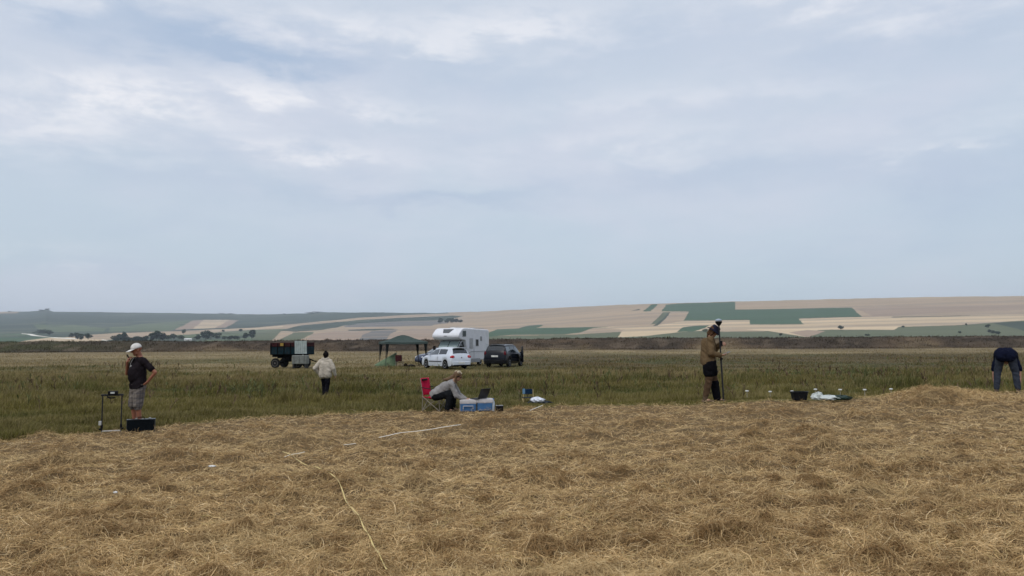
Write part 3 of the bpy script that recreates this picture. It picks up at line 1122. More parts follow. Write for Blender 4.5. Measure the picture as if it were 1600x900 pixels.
SKIN = mat('skin', (.36, .19, .125), .55, 0, .08, 12, .15, 60, .4)
SKIN_RED = mat('sunburnt_skin', (.27, .105, .06), .55, 0, .08, 12, .15, 60, .4)
HAIR_DARK = mat('dark_hair', (.008, .006, .006), .8, 0, .3, 60, .5, 90, .05)
HAIR_BROWN = mat('brown_hair', (.085, .045, .024), .7, 0, .3, 60, .6, 90, .08)
EYE = mat('eye', (.02, .015, .012), .2, 0, 0, 10)
BLACKM = mat('black_plastic', (.008, .008, .009), .6, 0, .2, 20, .2, 60, .10)
RUBBER = mat('tyre_rubber', (.010, .010, .010), .9, 0, .2, 20, .3, 60)


def frame_of(d, up=(0, 0, 1)):
    d = Vector(d).normalized()
    s = Vector(up).cross(d)
    if s.length < 1e-3: s = Vector((0, 1, 0))
    s.normalize()
    return d, s, d.cross(s)


def hand_prims(w, d, n, side, curl=.5, k=1.0):
    """w wrist, d direction of the hand, n palm normal, side +1/-1: where the thumb leaves"""
    w = Vector(w)
    d = Vector(d).normalized()
    n = Vector(n)
    n = (n - d * n.dot(d)).normalized()
    s = d.cross(n) * side
    P = []
    base = w + d * .010
    for i, (o, L) in enumerate(((.033, .072), (.011, .080), (-.011, .074), (-.032, .058))):
        a = base + s * o * .6
        kn = w + d * (.088 - abs(o) * .15) * k + s * o
        P.append(('c', a, kn, .0155, .0125))
        d1 = (d * math.cos(curl * .6) + n * math.sin(curl * .6) + s * o * 1.6).normalized()
        d2 = (d * math.cos(curl * 1.5) + n * math.sin(curl * 1.5) + s * o).normalized()
        m = kn + d1 * L * .5
        t = m + d2 * L * .5
        P.append(('c', kn, m, .0105, .0092))
        P.append(('c', m, t, .0090, .0076))
    tb = w + d * .030 + s * .030
    tm = tb + (d * .55 + s * .75 + n * .25).normalized() * .038
    tt = tm + (d * .9 + s * .25 + n * .35).normalized() * .030
    P += [('c', w + d * .015 + s * .012, tb, .017, .0135), ('c', tb, tm, .0125, .0105), ('c', tm, tt, .0100, .0085)]
    return P


def head_prims(c, fd, up, k=1.0):
    """c: head centre; fd: face direction; up: crown direction"""
    c = Vector(c)
    fd = Vector(fd).normalized()
    up = (Vector(up) - fd * Vector(up).dot(fd)).normalized()
    s = up.cross(fd)
    q = lambda a, b, z: c + (fd * a + s * b + up * z) * k
    P = [('c', q(-.025, 0, .035), q(.012, 0, .040), .088 * k, .082 * k),
         ('c', q(.030, 0, .0), q(.045, 0, -.060), .062 * k, .043 * k),
         ('c', q(.058, 0, -.085), q(.052, 0, -.088), .027 * k, .027 * k),
         ('c', q(-.01, 0, -.01), q(.03, .028, -.065), .06 * k, .034 * k),
         ('c', q(-.01, 0, -.01), q(.03, -.028, -.065), .06 * k, .034 * k),
         ('c', q(.085, 0, .015), q(.106, 0, -.022), .010 * k, .0145 * k),
         ('c', q(.080, -.018, -.056), q(.080, .018, -.056), .0085 * k, .0085 * k),
         ('c', q(.078, -.03, .030), q(.078, .03, .030), .010 * k, .010 * k)]
    for e in (-1, 1):
        P.append(('e', q(-.005, e * .083, -.01), (.019 * k, .012 * k, .030 * k)))
    eyes = [q(.084, e * .030, .008) for e in (-1, 1)]
    return P, eyes, (c, fd, s, up, k)


def person(label, loc, rz, J, top, bottom, shoes, skin=SKIN, build=1.0, extras=None):
    """J: joints by name in the person's own frame, +X is the way the figure faces"""
    t = thing('person', label, 'person', loc, rz)
    j = {a: Vector(b) for a, b in J.items() if not isinstance(b, (float, int, str)) and a not in ('fd', 'hup', 'hand')}
    hp, eyes, hf = head_prims(j['head'], J['fd'], J.get('hup', (0, 0, 1)), J.get('hk', 1.0))
    P = list(hp)
    neck_top = j['head'] + (hf[3] * -.05 - hf[1] * .02)
    P.append(('c', j['neck'], neck_top, .062, .054))
    P += [('c', j['pelvis'] + Vector((0, q * .06, 0)), j['chest'] + Vector((0, q * .07, 0)), .105, .11) for q in (-1, 1)]
    P += [('c', j['chest'], j['neck'], .11, .07)]
    for q in 'LR':
        P += [('c', j['neck'] - Vector((0, 0, .02)), j['sh' + q], .06, .055),
              ('c', j['sh' + q], j['el' + q], .048, .038), ('c', j['el' + q], j['wr' + q], .037, .026),
              ('c', j['hip' + q], j['kn' + q], .082, .056), ('c', j['kn' + q], j['an' + q], .056, .036),
              ('c', j['pelvis'], j['hip' + q], .10, .085)]
        hd, hn, hs, cu = J['hand'][q]
        P += hand_prims(j['wr' + q], hd, hn, hs, cu)
        toe = j['toe' + q]
        P.append(('c', j['an' + q] - Vector((0, 0, .02)), toe, .034, .025))
    if build > 1:
        P.append(('e', j['pelvis'] * .45 + j['chest'] * .55 + Vector((.035, 0, 0)), (.15, .165, .20)))
    body = remeshed('body', P, skin, t, .0062, 4)
    for e in eyes:
        MB().ball(e, .0085, 8, 6).build('eye', EYE, body, smooth=True)
    # shirt or jacket
    g = top.get('g', .02)
    sl = top.get('sleeve', 1.0)
    hem = j['pelvis'] * (1 - top.get('hem', 0)) + j['chest'] * top.get('hem', 0)
    low = top.get('low', None)
    tp = [('c', hem + Vector((0, q * .075, 0)), j['chest'] + Vector((0, q * .085, 0)), .115 + g, .108 + g) for q in (-1, 1)]
    if low:
        hz_ = Vector(low)
        tp += [('c', hz_ + Vector((0, q * .085, 0)), hem + Vector((0, q * .08, 0)), .118 + g, .118 + g) for q in (-1, 1)]
    tp += [('c', j['chest'], j['neck'] - (j['neck'] - j['chest']).normalized() * .02, .12, .074)]
    for q in 'LR':
        tp += [('c', j['neck'] - (j['neck'] - j['chest']).normalized() * .045, j['sh' + q], .060 + g * .4, .062 + g * .6)]
        e = j['sh' + q].lerp(j['el' + q], min(sl * 2, 1))
        tp.append(('c', j['sh' + q], e, .060 + g * .7, .052 + g * .8))
        if sl > .5:
            tp.append(('c', j['el' + q], j['el' + q].lerp(j['wr' + q], (sl - .5) * 2 * .96), .050 + g * .7, .036 + g * .6))
    if build > 1:
        tp.append(('e', j['pelvis'] * .45 + j['chest'] * .55 + Vector((.04, 0, 0)), (.165, .185, .22)))
    tp += top.get('more', [])
    remeshed(top['name'], tp, top['mat'], t, .011, 5)
    # trousers or shorts
    bp = [('c', j['pelvis'] + Vector((0, -.05, .0)), j['pelvis'] + Vector((0, .05, .0)), .125, .125)]
    ln = bottom.get('len', 1.0)
    w = bottom.get('w', .0)
    for q in 'LR':
        bp.append(('c', j['pelvis'], j['hip' + q], .118, .105 + w))
        k = j['hip' + q].lerp(j['kn' + q], min(1, ln * 2))
        bp.append(('c', j['hip' + q], k, .100 + w, .075 + w))
        if ln > .5:
            bp.append(('c', j['kn' + q], j['kn' + q].lerp(j['an' + q], (ln - .5) * 2), .075 + w, .056 + w))
    remeshed(bottom['name'], bp, bottom['mat'], t, .011, 5)
    for q in 'LR':
        a, to = j['an' + q], j['toe' + q]
        heel = a + (a - to).normalized() * .04
        heel.z = to.z
        sp = [('c', heel, to, .040, .036), ('c', a, heel.lerp(to, .3), .047, .045)]
        if shoes.get('high'):
            sp.append(('c', a, a.lerp(j['kn' + q], shoes['high']), .052, .062))
        remeshed('shoe', sp, shoes['mat'], t, .010, 3)
    return t, j, hf


def hat_cap(t, hf, m, brim_len=.085):
    c, fd, s, up, k = hf
    q = lambda a, b, z: c + fd * a + s * b + up * z
    cap = MB()
    V, F = [], []
    n, mm = 20, 7
    for i in range(mm + 1):
        ph = math.pi / 2 * i / mm
        for a in range(n):
            th = 2 * math.pi * a / n
            V.append(q(-.008 + .108 * math.cos(ph) * math.cos(th), .098 * math.cos(ph) * math.sin(th), .035 + .108 * math.sin(ph) ** .9))
    for i in range(mm):
        for a in range(n):
            F.append((i * n + a, i * n + (a + 1) % n, (i + 1) * n + (a + 1) % n, (i + 1) * n + a))
    cap.add(V, F)
    o = cap.build('cap', m, t, smooth=True)
    sd_ = o.modifiers.new('thick', 'SOLIDIFY')
    sd_.thickness = .006
    br = MB()
    V = []
    for i in range(9):
        th = R(-62 + 124 * i / 8)
        V.append(q(-.008 + .106 * math.cos(th), .097 * math.sin(th), .040))
    for i in range(9):
        th = R(-62 + 124 * i / 8)
        V.append(q(.04 + (.108 + brim_len * .95) * math.cos(th) ** .6 * .86, .088 * math.sin(th), .016 + .006 * math.cos(th)))
    br.add(V, [(i, i + 1, i + 10, i + 9) for i in range(8)])
    b = br.build('cap_brim', m, o, smooth=True)
    sd_ = b.modifiers.new('thick', 'SOLIDIFY')
    sd_.thickness = .006
    return o


def bucket_hat(t, hf, m, brim=.065, drop=.028, hgt=.10):
    c, fd, s, up, k = hf
    mb = MB()
    V, F = [], []
    n = 24
    prof = [(.088 + .016 + brim, .022 - drop), (.098, .030), (.096, .060), (.085, .035 + hgt * .9), (.055, .035 + hgt * 1.02), (.004, .035 + hgt)]
    for r, h in prof:
        for a in range(n):
            th = 2 * math.pi * a / n
            wv = .008 * math.sin(3 * th + 1) if r > .13 else 0
            V.append(c + fd * (r * 1.08 * math.cos(th) - .006) + s * (r * math.sin(th)) + up * (h + wv))
    for i in range(len(prof) - 1):
        for a in range(n):
            F.append((i * n + a, i * n + (a + 1) % n, (i + 1) * n + (a + 1) % n, (i + 1) * n + a))
    mb.add(V, F)
    o = mb.build('hat', m, t, smooth=True)
    q = o.modifiers.new('thick', 'SOLIDIFY')
    q.thickness = .006
    return o


# man with the white cap: faces left and a little towards the camera, hand at the mouth
G0 = place(218, 15.75)
fac = R(180 + 46)
shirt = cloth_mat('charcoal_polo', (.014, .011, .013))
shorts = cloth_mat('plaid_cotton', (.19, .165, .14), (.095, .085, .085))
t, j, hf = person('stout man in white cap and dark polo holding a phone to his face', G0, fac,
                  dict(head=(.055, .0, 1.625), neck=(-.01, 0, 1.47), chest=(0, 0, 1.26), pelvis=(.0, 0, .95), fd=(.95, -.08, -.30), hup=(.3, 0, 1),
                       shL=(-.02, .185, 1.40), elL=(-.20, .36, 1.16), wrL=(-.10, .235, .965), shR=(.02, -.185, 1.40), elR=(.13, -.27, 1.13), wrR=(.19, -.105, 1.375),
                       hipL=(0, .09, .90), knL=(.03, .11, .50), anL=(-.02, .12, .09), toeL=(.15, .15, .035), hipR=(0, -.09, .90), knR=(.05, -.10, .50), anR=(.0, -.11, .09), toeR=(.17, -.12, .035),
                       hand={'L': ((.55, -.55, -.65), (.4, -.6, .4), 1, .7), 'R': ((-.12, .50, 1.0), (-.9, .3, .2), -1, .9)}),
                  dict(name='polo_shirt', mat=shirt, sleeve=.34, g=.014, low=(0.01, 0, .88)), dict(name='plaid_shorts', mat=shorts, len=.56, w=.022),
                  dict(mat=mat('leather_shoe', (.05, .035, .025), .6)), skin=SKIN_RED, build=1.2)
t['label'] = 'stout man in white cap and dark polo, phone at his face, behind the black case'
hat_cap(t, hf, cloth_mat('white_cap_cotton', (.62, .60, .57)))
ph = MB().box((.185, -.075, 1.50), (.012, .07, .14), Matrix.Rotation(R(25), 3, 'Y'))
o = ph.build('mobile_phone', BLACKM, None, .004)
o.location = G0
o.rotation_euler = (0, 0, fac)
tag(o, 'dark mobile phone held at the face of the man in the white cap', 'phone')
lan = MB()
lan.box((.155, -.03, 1.26), (.006, .07, .10), Matrix.Rotation(R(-14), 3, 'Y'))
lan.tube([(.105, .0, 1.46), (.150, -.02, 1.36), (.155, -.03, 1.30)], .004, 6)
lan.build('lanyard_badge', mat('pale_card', (.40, .40, .38), .6), t)
t.scale = (1.02, 1.02, 1.02)

# walker in the pale jacket, seen from behind
G1 = place(509, 26.0)
jac = cloth_mat('beige_jacket', (.45, .40, .33))
dkt = cloth_mat('black_trousers', (.007, .007, .010))
t, j, hf = person('person in pale beige jacket walking away towards the trailer', G1, R(86),
                  dict(head=(.06, 0, 1.525), neck=(.02, 0, 1.37), chest=(.01, 0, 1.18), pelvis=(0, 0, .90), fd=(.97, 0, -.25), hup=(.25, 0, 1), hk=.96,
                       shL=(0, .17, 1.32), elL=(-.10, .34, 1.08), wrL=(.02, .25, .90), shR=(0, -.17, 1.32), elR=(-.03, -.29, 1.07), wrR=(.06, -.33, .86),
                       hipL=(0, .08, .86), knL=(.14, .08, .48), anL=(.10, .06, .10), toeL=(.26, .06, .04), hipR=(0, -.08, .86), knR=(.02, -.07, .47), anR=(-.14, -.06, .12), toeR=(.0, -.06, .04),
                       hand={'L': ((.5, -.5, -.6), (0, -1, 0), 1, .6), 'R': ((.2, -.05, -1), (0, 1, 0), 1, .5)}),
                  dict(name='jacket', mat=jac, sleeve=1.0, g=.034, hem=0, low=(0, 0, .86),
                       more=[('c', (.0, -.10, 1.415), (.0, .10, 1.415), .045, .045), ('c', (-.02, -.12, 1.0), (-.02, .10, 1.25), .12, .11)]),
                  dict(name='trousers', mat=dkt, len=.96, w=.006), dict(mat=mat('dark_boot', (.03, .026, .022), .7), high=.3))
c = hf[0]
remeshed('hair', [('c', c + Vector((-.03, 0, .035)), c + Vector((-.01, 0, .05)), .098, .092), ('c', c + Vector((-.05, 0, -.02)), c + Vector((-.05, 0, -.06)), .075, .06),
                  ('e', c + Vector((-.055, 0, .135)), (.045, .045, .042))], HAIR_DARK, t, .011, 3)

# man with the survey pole
G2 = place(1108, 17.7)
kj = cloth_mat('khaki_jacket', (.125, .085, .046))
kt = cloth_mat('brown_trousers', (.085, .053, .032))
t, j, hf = person('person in khaki jacket and dark hat beside the survey pole, reading a handset', G2, R(-14),
                  dict(head=(.115, 0, 1.555), neck=(.035, 0, 1.43), chest=(.0, 0, 1.22), pelvis=(-.01, 0, .93), fd=(.80, .05, -.60), hup=(.6, 0, 1), hk=1.0,
                       shR=(.02, -.175, 1.37), elR=(.03, -.235, 1.08), wrR=(.24, -.15, 1.03), shL=(.04, .175, 1.37), elL=(.13, .24, 1.16), wrL=(.25, .10, 1.27),
                       hipL=(0, .09, .90), knL=(.09, .11, .49), anL=(.15, .11, .09), toeL=(.30, .12, .035), hipR=(-.02, -.09, .90), knR=(-.03, -.10, .49), anR=(-.12, -.10, .09), toeR=(.04, -.12, .035),
                       hand={'R': ((.95, .1, .18), (0, .25, 1), -1, .55), 'L': ((.55, -.70, .2), (.5, -.3, 0), -1, 1.1)}),
                  dict(name='jacket', mat=kj, sleeve=1.0, g=.030, low=(-.03, 0, .88), more=[('c', (-.09, -.05, .90), (-.06, -.05, 1.30), .115, .12)]),
                  dict(name='trousers', mat=kt, len=.97, w=.006), dict(mat=mat('hiking_boot', (.11, .075, .048), .8), high=.18))
bucket_hat(t, hf, cloth_mat('navy_hat_cotton', (.018, .020, .038)), .055)
c, fd_, s_, up_, k_ = hf
remeshed('hair', [('c', c - fd_ * .03 + up_ * .03, c - fd_ * .06 - up_ * .10, .093, .055), ('c', c - fd_ * .055 - up_ * .08, c - fd_ * .05 - up_ * .17, .055, .03),
                  ('c', c + s_ * .07 - up_ * .0, c + s_ * .06 - fd_ * .02 - up_ * .12, .034, .02), ('c', c - s_ * .07 - up_ * .0, c - s_ * .06 - fd_ * .02 - up_ * .12, .034, .02)], HAIR_BROWN, t, .011, 3)
t.scale = (1.05, 1.05, 1.085)
remeshed('black_shorts', [('c', (-.01, q * .06, .90), (-.01, q * .09, .86), .155, .15) for q in (-1, 1)] +
         [('c', (-.01, -.09, .86), (-.025, -.10, .66), .15, .125), ('c', (.0, .09, .86), (.055, .10, .66), .15, .125)], cloth_mat('black_cloth', (.006, .006, .008)), t, .012, 5)
remeshed('gaiter', [('c', (.10, .11, .42), (.145, .11, .10), .098, .082)], cloth_mat('black_cloth', (.006, .006, .008)), t, .012, 3)
hs = MB().box((.375, -.115, 1.085), (.16, .085, .022), Matrix.Rotation(R(-22), 3, 'Y'))
hs.cur = 1
hs.box((.372, -.115, 1.098), (.13, .065, .003), Matrix.Rotation(R(-22), 3, 'Y'))
o = hs.build('handset', [mat('grey_case', (.25, .25, .24), .5), mat('dark_screen', (.03, .035, .04), .15)], None, .003)
o.location = G2
o.scale = (1.05, 1.05, 1.085)
o.rotation_euler = (0, 0, R(-14))
tag(o, 'flat grey survey handset in the hand of the person in the dark hat', 'handset')

gp = place(1128.5, 17.5, -.02)
sp = thing('survey_pole', 'tall black survey pole with a round receiver on top, held upright', 'survey pole', gp)
sp.rotation_euler = (0, R(-2.2), 0)
sp.scale = (1, 1, 1.035)
MB().tube([(0, 0, 0.02), (0, 0, .10)], [.003, .016], 10).build('spike', mat('steel', (.4, .4, .4), .35, 1), sp)
MB().tube([(0, 0, .10), (0, 0, 1.0)], .021, 12).tube([(0, 0, 1.0), (0, 0, 1.78)], .018, 12).build('pole', mat('carbon_pole', (.02, .02, .022), .35), sp, smooth=False)
MB().lathe([(.021, .97), (.023, 1.0), (.021, 1.05)], n=14).box((.03, 0, 1.01), (.03, .02, .03)).build('clamp', BLACKM, sp)
MB().lathe([(.02, 1.76), (.045, 1.79), (.075, 1.83), (.078, 1.865)], n=24).build('receiver_base', BLACKM, sp, .003)
MB().lathe([(.077, 1.868), (.074, 1.895), (.055, 1.915), (.01, 1.925)], n=24).build('receiver_dome', mat('grey_dome', (.30, .36, .42), .4), sp, smooth=True)
MB().box((.03, 0, 1.36), (.05, .05, .12)).build('pole_bracket', BLACKM, sp, .006)

# bending man, seen from behind
G3 = place(1570, 17.95)
nv = cloth_mat('navy_jumper', (.007, .009, .022))
jn = cloth_mat('washed_jeans', (.036, .042, .056))
t, j, hf = person('person in navy jumper and jeans bending down with both hands to the ground', G3, R(56),
                  dict(head=(.68, 0, .76), neck=(.52, 0, .80), chest=(.28, 0, .90), pelvis=(-.05, 0, .94), fd=(.35, 0, -1), hup=(1, 0, .1),
                       shL=(.44, .19, .78), elL=(.37, .265, .50), wrL=(.33, .265, .24), shR=(.44, -.19, .78), elR=(.37, -.265, .50), wrR=(.33, -.265, .24),
                       hipL=(-.04, .10, .90), knL=(.04, .18, .50), anL=(-.03, .215, .09), toeL=(.13, .24, .035), hipR=(-.04, -.10, .90), knR=(.04, -.18, .50), anR=(-.03, -.215, .09), toeR=(.13, -.24, .035),
                       hand={'L': ((.1, 0, -1), (0, -1, 0), 1, .4), 'R': ((.1, 0, -1), (0, 1, 0), -1, .4)}),
                  dict(name='jumper', mat=nv, sleeve=.42, g=.026, more=[('c', (-.08, -.07, .88), (.0, -.08, .97), .145, .12), ('c', (-.08, .07, .88), (.0, .08, .97), .145, .12), ('c', (-.06, 0, .93), (.3, 0, .93), .16, .15), ('c', (.25, -.12, .92), (.25, .12, .92), .13, .13),
                                                                     ('c', (.36, -.19, .74), (.34, -.235, .60), .075, .068), ('c', (.36, .19, .74), (.34, .235, .60), .075, .068),
                                                                     ('c', (.05, -.10, .93), (.34, -.15, .84), .13, .11), ('c', (.05, .10, .93), (.34, .15, .84), .13, .11)]),
                  dict(name='jeans', mat=jn, len=.97, w=.006), dict(mat=mat('brown_shoe', (.07, .05, .04), .8)))
c, fd_, s_, up_, k_ = hf
remeshed('hair', [('c', c - fd_ * .03 + up_ * .03, c - fd_ * .03 + up_ * .05, .098, .09), ('c', c - fd_ * .06, c - fd_ * .06 - up_ * .06, .07, .05)], HAIR_DARK, t, .011, 3)

# woman at the laptop
G4 = place(675, 18.75)
gj = cloth_mat('grey_sweater', (.24, .23, .225))
bt = cloth_mat('charcoal_trousers', (.011, .012, .014))
t, j, hf = person('woman in grey sweater leaning forward from the red chair to type on a laptop', G4, R(-4),
                  dict(head=(.655, 0, .89), neck=(.555, 0, .785), chest=(.40, 0, .64), pelvis=(.10, 0, .44), fd=(.93, -.1, -.35), hup=(.35, 0, 1), hk=.97,
                       shR=(.52, -.16, .70), elR=(.65, -.20, .42), wrR=(.86, -.12, .325), shL=(.52, .16, .70), elL=(.65, .19, .42), wrL=(.86, .08, .325),
                       hipR=(.12, -.09, .41), knR=(.50, -.15, .46), anR=(.42, -.14, .09), toeR=(.58, -.15, .035), hipL=(.12, .09, .41), knL=(.52, .13, .46), anL=(.50, .12, .09), toeL=(.66, .12, .035),
                       hand={'R': ((1, .05, -.05), (.1, 0, -1), 1, .4), 'L': ((1, -.05, -.05), (.1, 0, -1), -1, .4)}),
                  dict(name='sweater', mat=gj, sleeve=1.0, g=.018, more=[('c', (.02, -.05, .47), (.35, -.06, .67), .075, .10), ('c', (.02, .05, .47), (.35, .06, .67), .075, .10)]),
                  dict(name='trousers', mat=bt, len=.97, w=.022), dict(mat=mat('black_trainer', (.02, .02, .02), .8)))
c, fd_, s_, up_, k_ = hf
remeshed('hair', [('c', c - fd_ * .03 + up_ * .035, c + fd_ * .0 + up_ * .045, .097, .090), ('c', c - fd_ * .06 + up_ * .0, c - fd_ * .10 - up_ * .10, .075, .05),
                  ('c', c - fd_ * .10 - up_ * .06, c - fd_ * .18 - up_ * .15, .068, .055), ('c', c - fd_ * .18 - up_ * .15, c - fd_ * .30 - up_ * .20, .055, .028),
                  ('c', c + s_ * .06 - fd_ * .02, c + s_ * .05 - fd_ * .01 - up_ * .17, .034, .022), ('c', c - s_ * .07 - fd_ * .02, c - s_ * .075 + fd_ * .0 - up_ * .20, .034, .020)],
         mat('light_brown_hair', (.12, .070, .036), .55, 0, .3, 60, .8, 90), t, .010, 3)
bandm = cloth_mat('cream_headscarf', (.50, .42, .31))
remeshed('headscarf', [('c', c - fd_ * .005 + up_ * .105 - s_ * .05, c - fd_ * .005 + up_ * .105 + s_ * .05, .042, .042), ('c', c - fd_ * .07 + up_ * .08, c + fd_ * .05 + up_ * .09, .048, .035)], bandm, t, .010, 3)
MB().tube([c - s_ * .094 - fd_ * .02 - up_ * .0, c - s_ * .088 + fd_ * .07 + up_ * .005, c + fd_ * .103 - s_ * .03 + up_ * .006, c + fd_ * .103 + s_ * .03 + up_ * .006, c + s_ * .088 + fd_ * .07 + up_ * .005], .007, 6).build(
    'sunglasses', BLACKM, t)


# ------------------------------------------------------------------ folding chair
def camp_chair(label, loc, rz, fabric, seat_h=.40, w=.50, back=.86, group=None):
    t = thing('camping_chair', label, 'chair', loc, rz, group)
    steel = mat('chair_tube', (.30, .26, .21), .4, .7)
    h = w / 2
    for s in (-1, 1):
        MB().tube([(-.24, s * h, .01), (-.22, s * h, seat_h), (-.30, s * h, back)], .011, 8).build('leg', steel, t)
        MB().tube([(.24, s * h, .01), (.22, s * h, seat_h + .18)], .011, 8).build('leg', steel, t)
        MB().tube([(-.24, s * h, .02), (.24, s * h, seat_h - .02)], .009, 8).tube([(.24, s * h, .02), (-.24, s * h, seat_h - .02)], .009, 8).build('cross_brace', steel, t)
        MB().add([(-.25, s * h - .035, seat_h + .20), (.0, s * h - .035, seat_h + .165), (.24, s * h - .035, seat_h + .19), (.24, s * h + .035, seat_h + .19), (.0, s * h + .035, seat_h + .165),
                  (-.25, s * h + .035, seat_h + .20), (-.25, s * h - .03, seat_h + .188), (.0, s * h - .03, seat_h + .152), (.24, s * h - .03, seat_h + .178), (.24, s * h + .03, seat_h + .178),
                  (.0, s * h + .03, seat_h + .152), (-.25, s * h + .03, seat_h + .188)],
                 [(0, 1, 4, 5), (1, 2, 3, 4), (6, 11, 10, 7), (7, 10, 9, 8), (0, 6, 7, 1), (1, 7, 8, 2), (5, 4, 10, 11), (4, 3, 9, 10), (2, 8, 9, 3), (0, 5, 11, 6)]).build(
            'armrest', cloth_mat('black_webbing', (.02, .02, .022)), t)
    MB().tube([(-.24, -h, .02), (-.24, h, seat_h - .02)], .009, 8).tube([(-.24, h, .02), (-.24, -h, seat_h - .02)], .009, 8).build('cross_brace', steel, t)
    MB().tube([(.24, -h, .02), (.24, h, seat_h - .02)], .009, 8).tube([(.24, h, .02), (.24, -h, seat_h - .02)], .009, 8).build('cross_brace', steel, t)

    def sheet(fn, name):
        n = 8
        V = [fn(i / n, k / n) for i in range(n + 1) for k in range(n + 1)]
        F = [(i * (n + 1) + k, (i + 1) * (n + 1) + k, (i + 1) * (n + 1) + k + 1, i * (n + 1) + k + 1) for i in range(n) for k in range(n)]
        o = MB().add(V, F).build(name, fabric, t, smooth=True)
        q = o.modifiers.new('thick', 'SOLIDIFY')
        q.thickness = .012
        return o
    sheet(lambda a, b: (-.23 + .46 * a, -h + w * b, seat_h - .02 - .05 * math.sin(math.pi * b) - .03 * math.sin(math.pi * a)), 'seat')
    bk = sheet(lambda a, b: (-.222 - .075 * a - .05 * math.sin(math.pi * b), (-h + w * b), seat_h - .01 + (back - seat_h) * a), 'backrest')
    MB().box((-.297, 0, back - .05), (.05, w * .55, .05), Matrix.Rotation(R(-8), 3, 'Y')).build('back_trim', cloth_mat('black_webbing', (.02, .02, .022)), bk, .01)
    return t


camp_chair('bright red folding camp chair under the woman at the laptop', place(680, 18.95), R(-19), cloth_mat('red_canvas', (.50, .018, .060)), .41, .50, .84)
camp_chair('dark maroon folding chair standing empty under the green gazebo', place(624.5, 59.0), R(82), cloth_mat('maroon_canvas', (.055, .018, .02)), .45, .55, .95)


# ------------------------------------------------------------------ cool boxes, laptop, little things by the woman
def cooler(label, px, d, rz, wx, lid_col, handle=True):
    p = place(px, d)
    t = thing('cool_box', label, 'cool box', p, rz, 'cool boxes used as a table')
    blue = mat('cooler_blue', (.055, .145, .30), .4, 0, .08, 6, dirt=((.12, .11, .09), .4))
    whit = mat('cooler_white', lid_col, .45, 0, .06, 6, dirt=((.30, .27, .22), .4))
    MB().box((0, 0, .15), (wx, .34, .30), taper=1.03).build('body', blue, t, .018)
    MB().box((0, 0, .355), (wx + .035, .37, .10)).box((0, 0, .411), (wx - .03, .31, .016)).build('lid', whit, t, .012)
    MB().box((0, 0, .288), (wx + .022, .355, .026)).build('rim', whit, t, .006)
    for s in (-1, 1):
        MB().box((s * (wx / 2 + .008), 0, .15), (.02, .02, .29)).build('corner_post', whit, t, .004)
    if handle:
        MB().tube([(-.12, -.185, .09), (-.12, -.20, .20), (.12, -.20, .20), (.12, -.185, .09)], .012, 8).build('handle', whit, t)
    MB().box((0, -.187, .305), (.05, .012, .06)).build('latch', whit, t, .003)
    t.scale = (1, 1, .70)
    return t


cooler('blue cool box with white lid and front handle, under the laptop keyboard', 731.5, 18.6, R(3), .385, (.52, .50, .50))
cooler('plain blue cool box with grey lid, right of the one with the handle', 757.5, 18.62, R(2), .365, (.40, .42, .44), False)
lp = place(746.5, 18.62, .296)
lt = thing('laptop', 'open black laptop standing on the cool boxes', 'laptop', lp, R(180 - 38))
MB().box((-.02, 0, .008), (.25, .36, .016)).build('keyboard_base', BLACKM, lt, .004)
MB().box((-.01, 0, .0175), (.13, .31, .002)).build('keys', mat('key_grey', (.05, .05, .055), .6), lt)
rt = Matrix.Rotation(R(-27), 3, 'Y')
scr = MB().box(Vector((-.145, 0, .016)) + rt @ Vector((0, 0, .14)), (.008, .36, .27), rt)
so = scr.build('screen', mat('laptop_lid', (.02, .02, .022), .35), lt, .003)
MB().box(Vector((-.145, 0, .016)) + rt @ Vector((.0052, 0, .13)), (.001, .33, .215), rt).build('display', mat('dark_display', (.02, .022, .026), .15), so)
kb = place(780, 18.4, -.02)
bb = thing('equipment_box', 'small black equipment box with grey top, beside the cool boxes', 'box', kb, R(12))
bb.scale = (.62, .7, .62)
MB().box((0, 0, .11), (.26, .20, .22)).build('body', BLACKM, bb, .012)
MB().box((0, 0, .232), (.28, .22, .022)).build('lid', mat('grey_lid', (.20, .20, .20), .5), bb, .005)
MB().lathe([(.02, .243), (.022, .25), (.008, .262)], (-.06, 0, 0)).build('knob', BLACKM, bb)
bo = place(770.5, 18.5, -.03)
bb = thing('water_bottle', 'clear water bottle with blue cap standing beside the plain cool box', 'bottle', bo + Vector((0, 0, .0)))
MB().lathe([(.036, 0), (.038, .02), (.038, .20), (.03, .25), (.014, .285), (.014, .31)], n=16).build('bottle_body', mat('pale_plastic', (.45, .50, .55), .2), bb, smooth=True)
MB().lathe([(.017, .300), (.017, .325)], n=14).build('cap', mat('blue_cap', (.05, .15, .4), .4), bb, .002)

# small folding stool with the blue back panel
st = thing('fishing_stool', 'small folding stool with blue back panel and pale wooden legs', 'stool', place(825, 20.4, -.03), R(15))
st.scale = (.92, .92, .80)
wood = mat('pale_wood', (.42, .33, .17), .6, 0, .15, 18)
for s in (-1, 1):
    MB().tube([(s * .155, .0, .02), (s * .15, .02, .56)], .012, 8).build('leg', wood, st)
    MB().tube([(s * .155, -.17, .01), (s * .155, .16, .27)], .011, 8).build('leg', wood, st)
    MB().tube([(s * .14, .17, .01), (s * .14, -.15, .27)], .011, 8).build('leg', wood, st)
MB().box((0, 0, .275), (.34, .32, .02)).build('seat', cloth_mat('dark_canvas', (.03, .035, .04)), st, .006)
MB().box((.015, .018, .475), (.24, .03, .17)).build('back_panel', cloth_mat('dark_blue_canvas', (.010, .028, .060)), st, .012)
MB().box((-.135, .014, .485), (.075, .035, .18)).build('side_pocket', cloth_mat('light_blue_canvas', (.13, .24, .36)), st, .01)
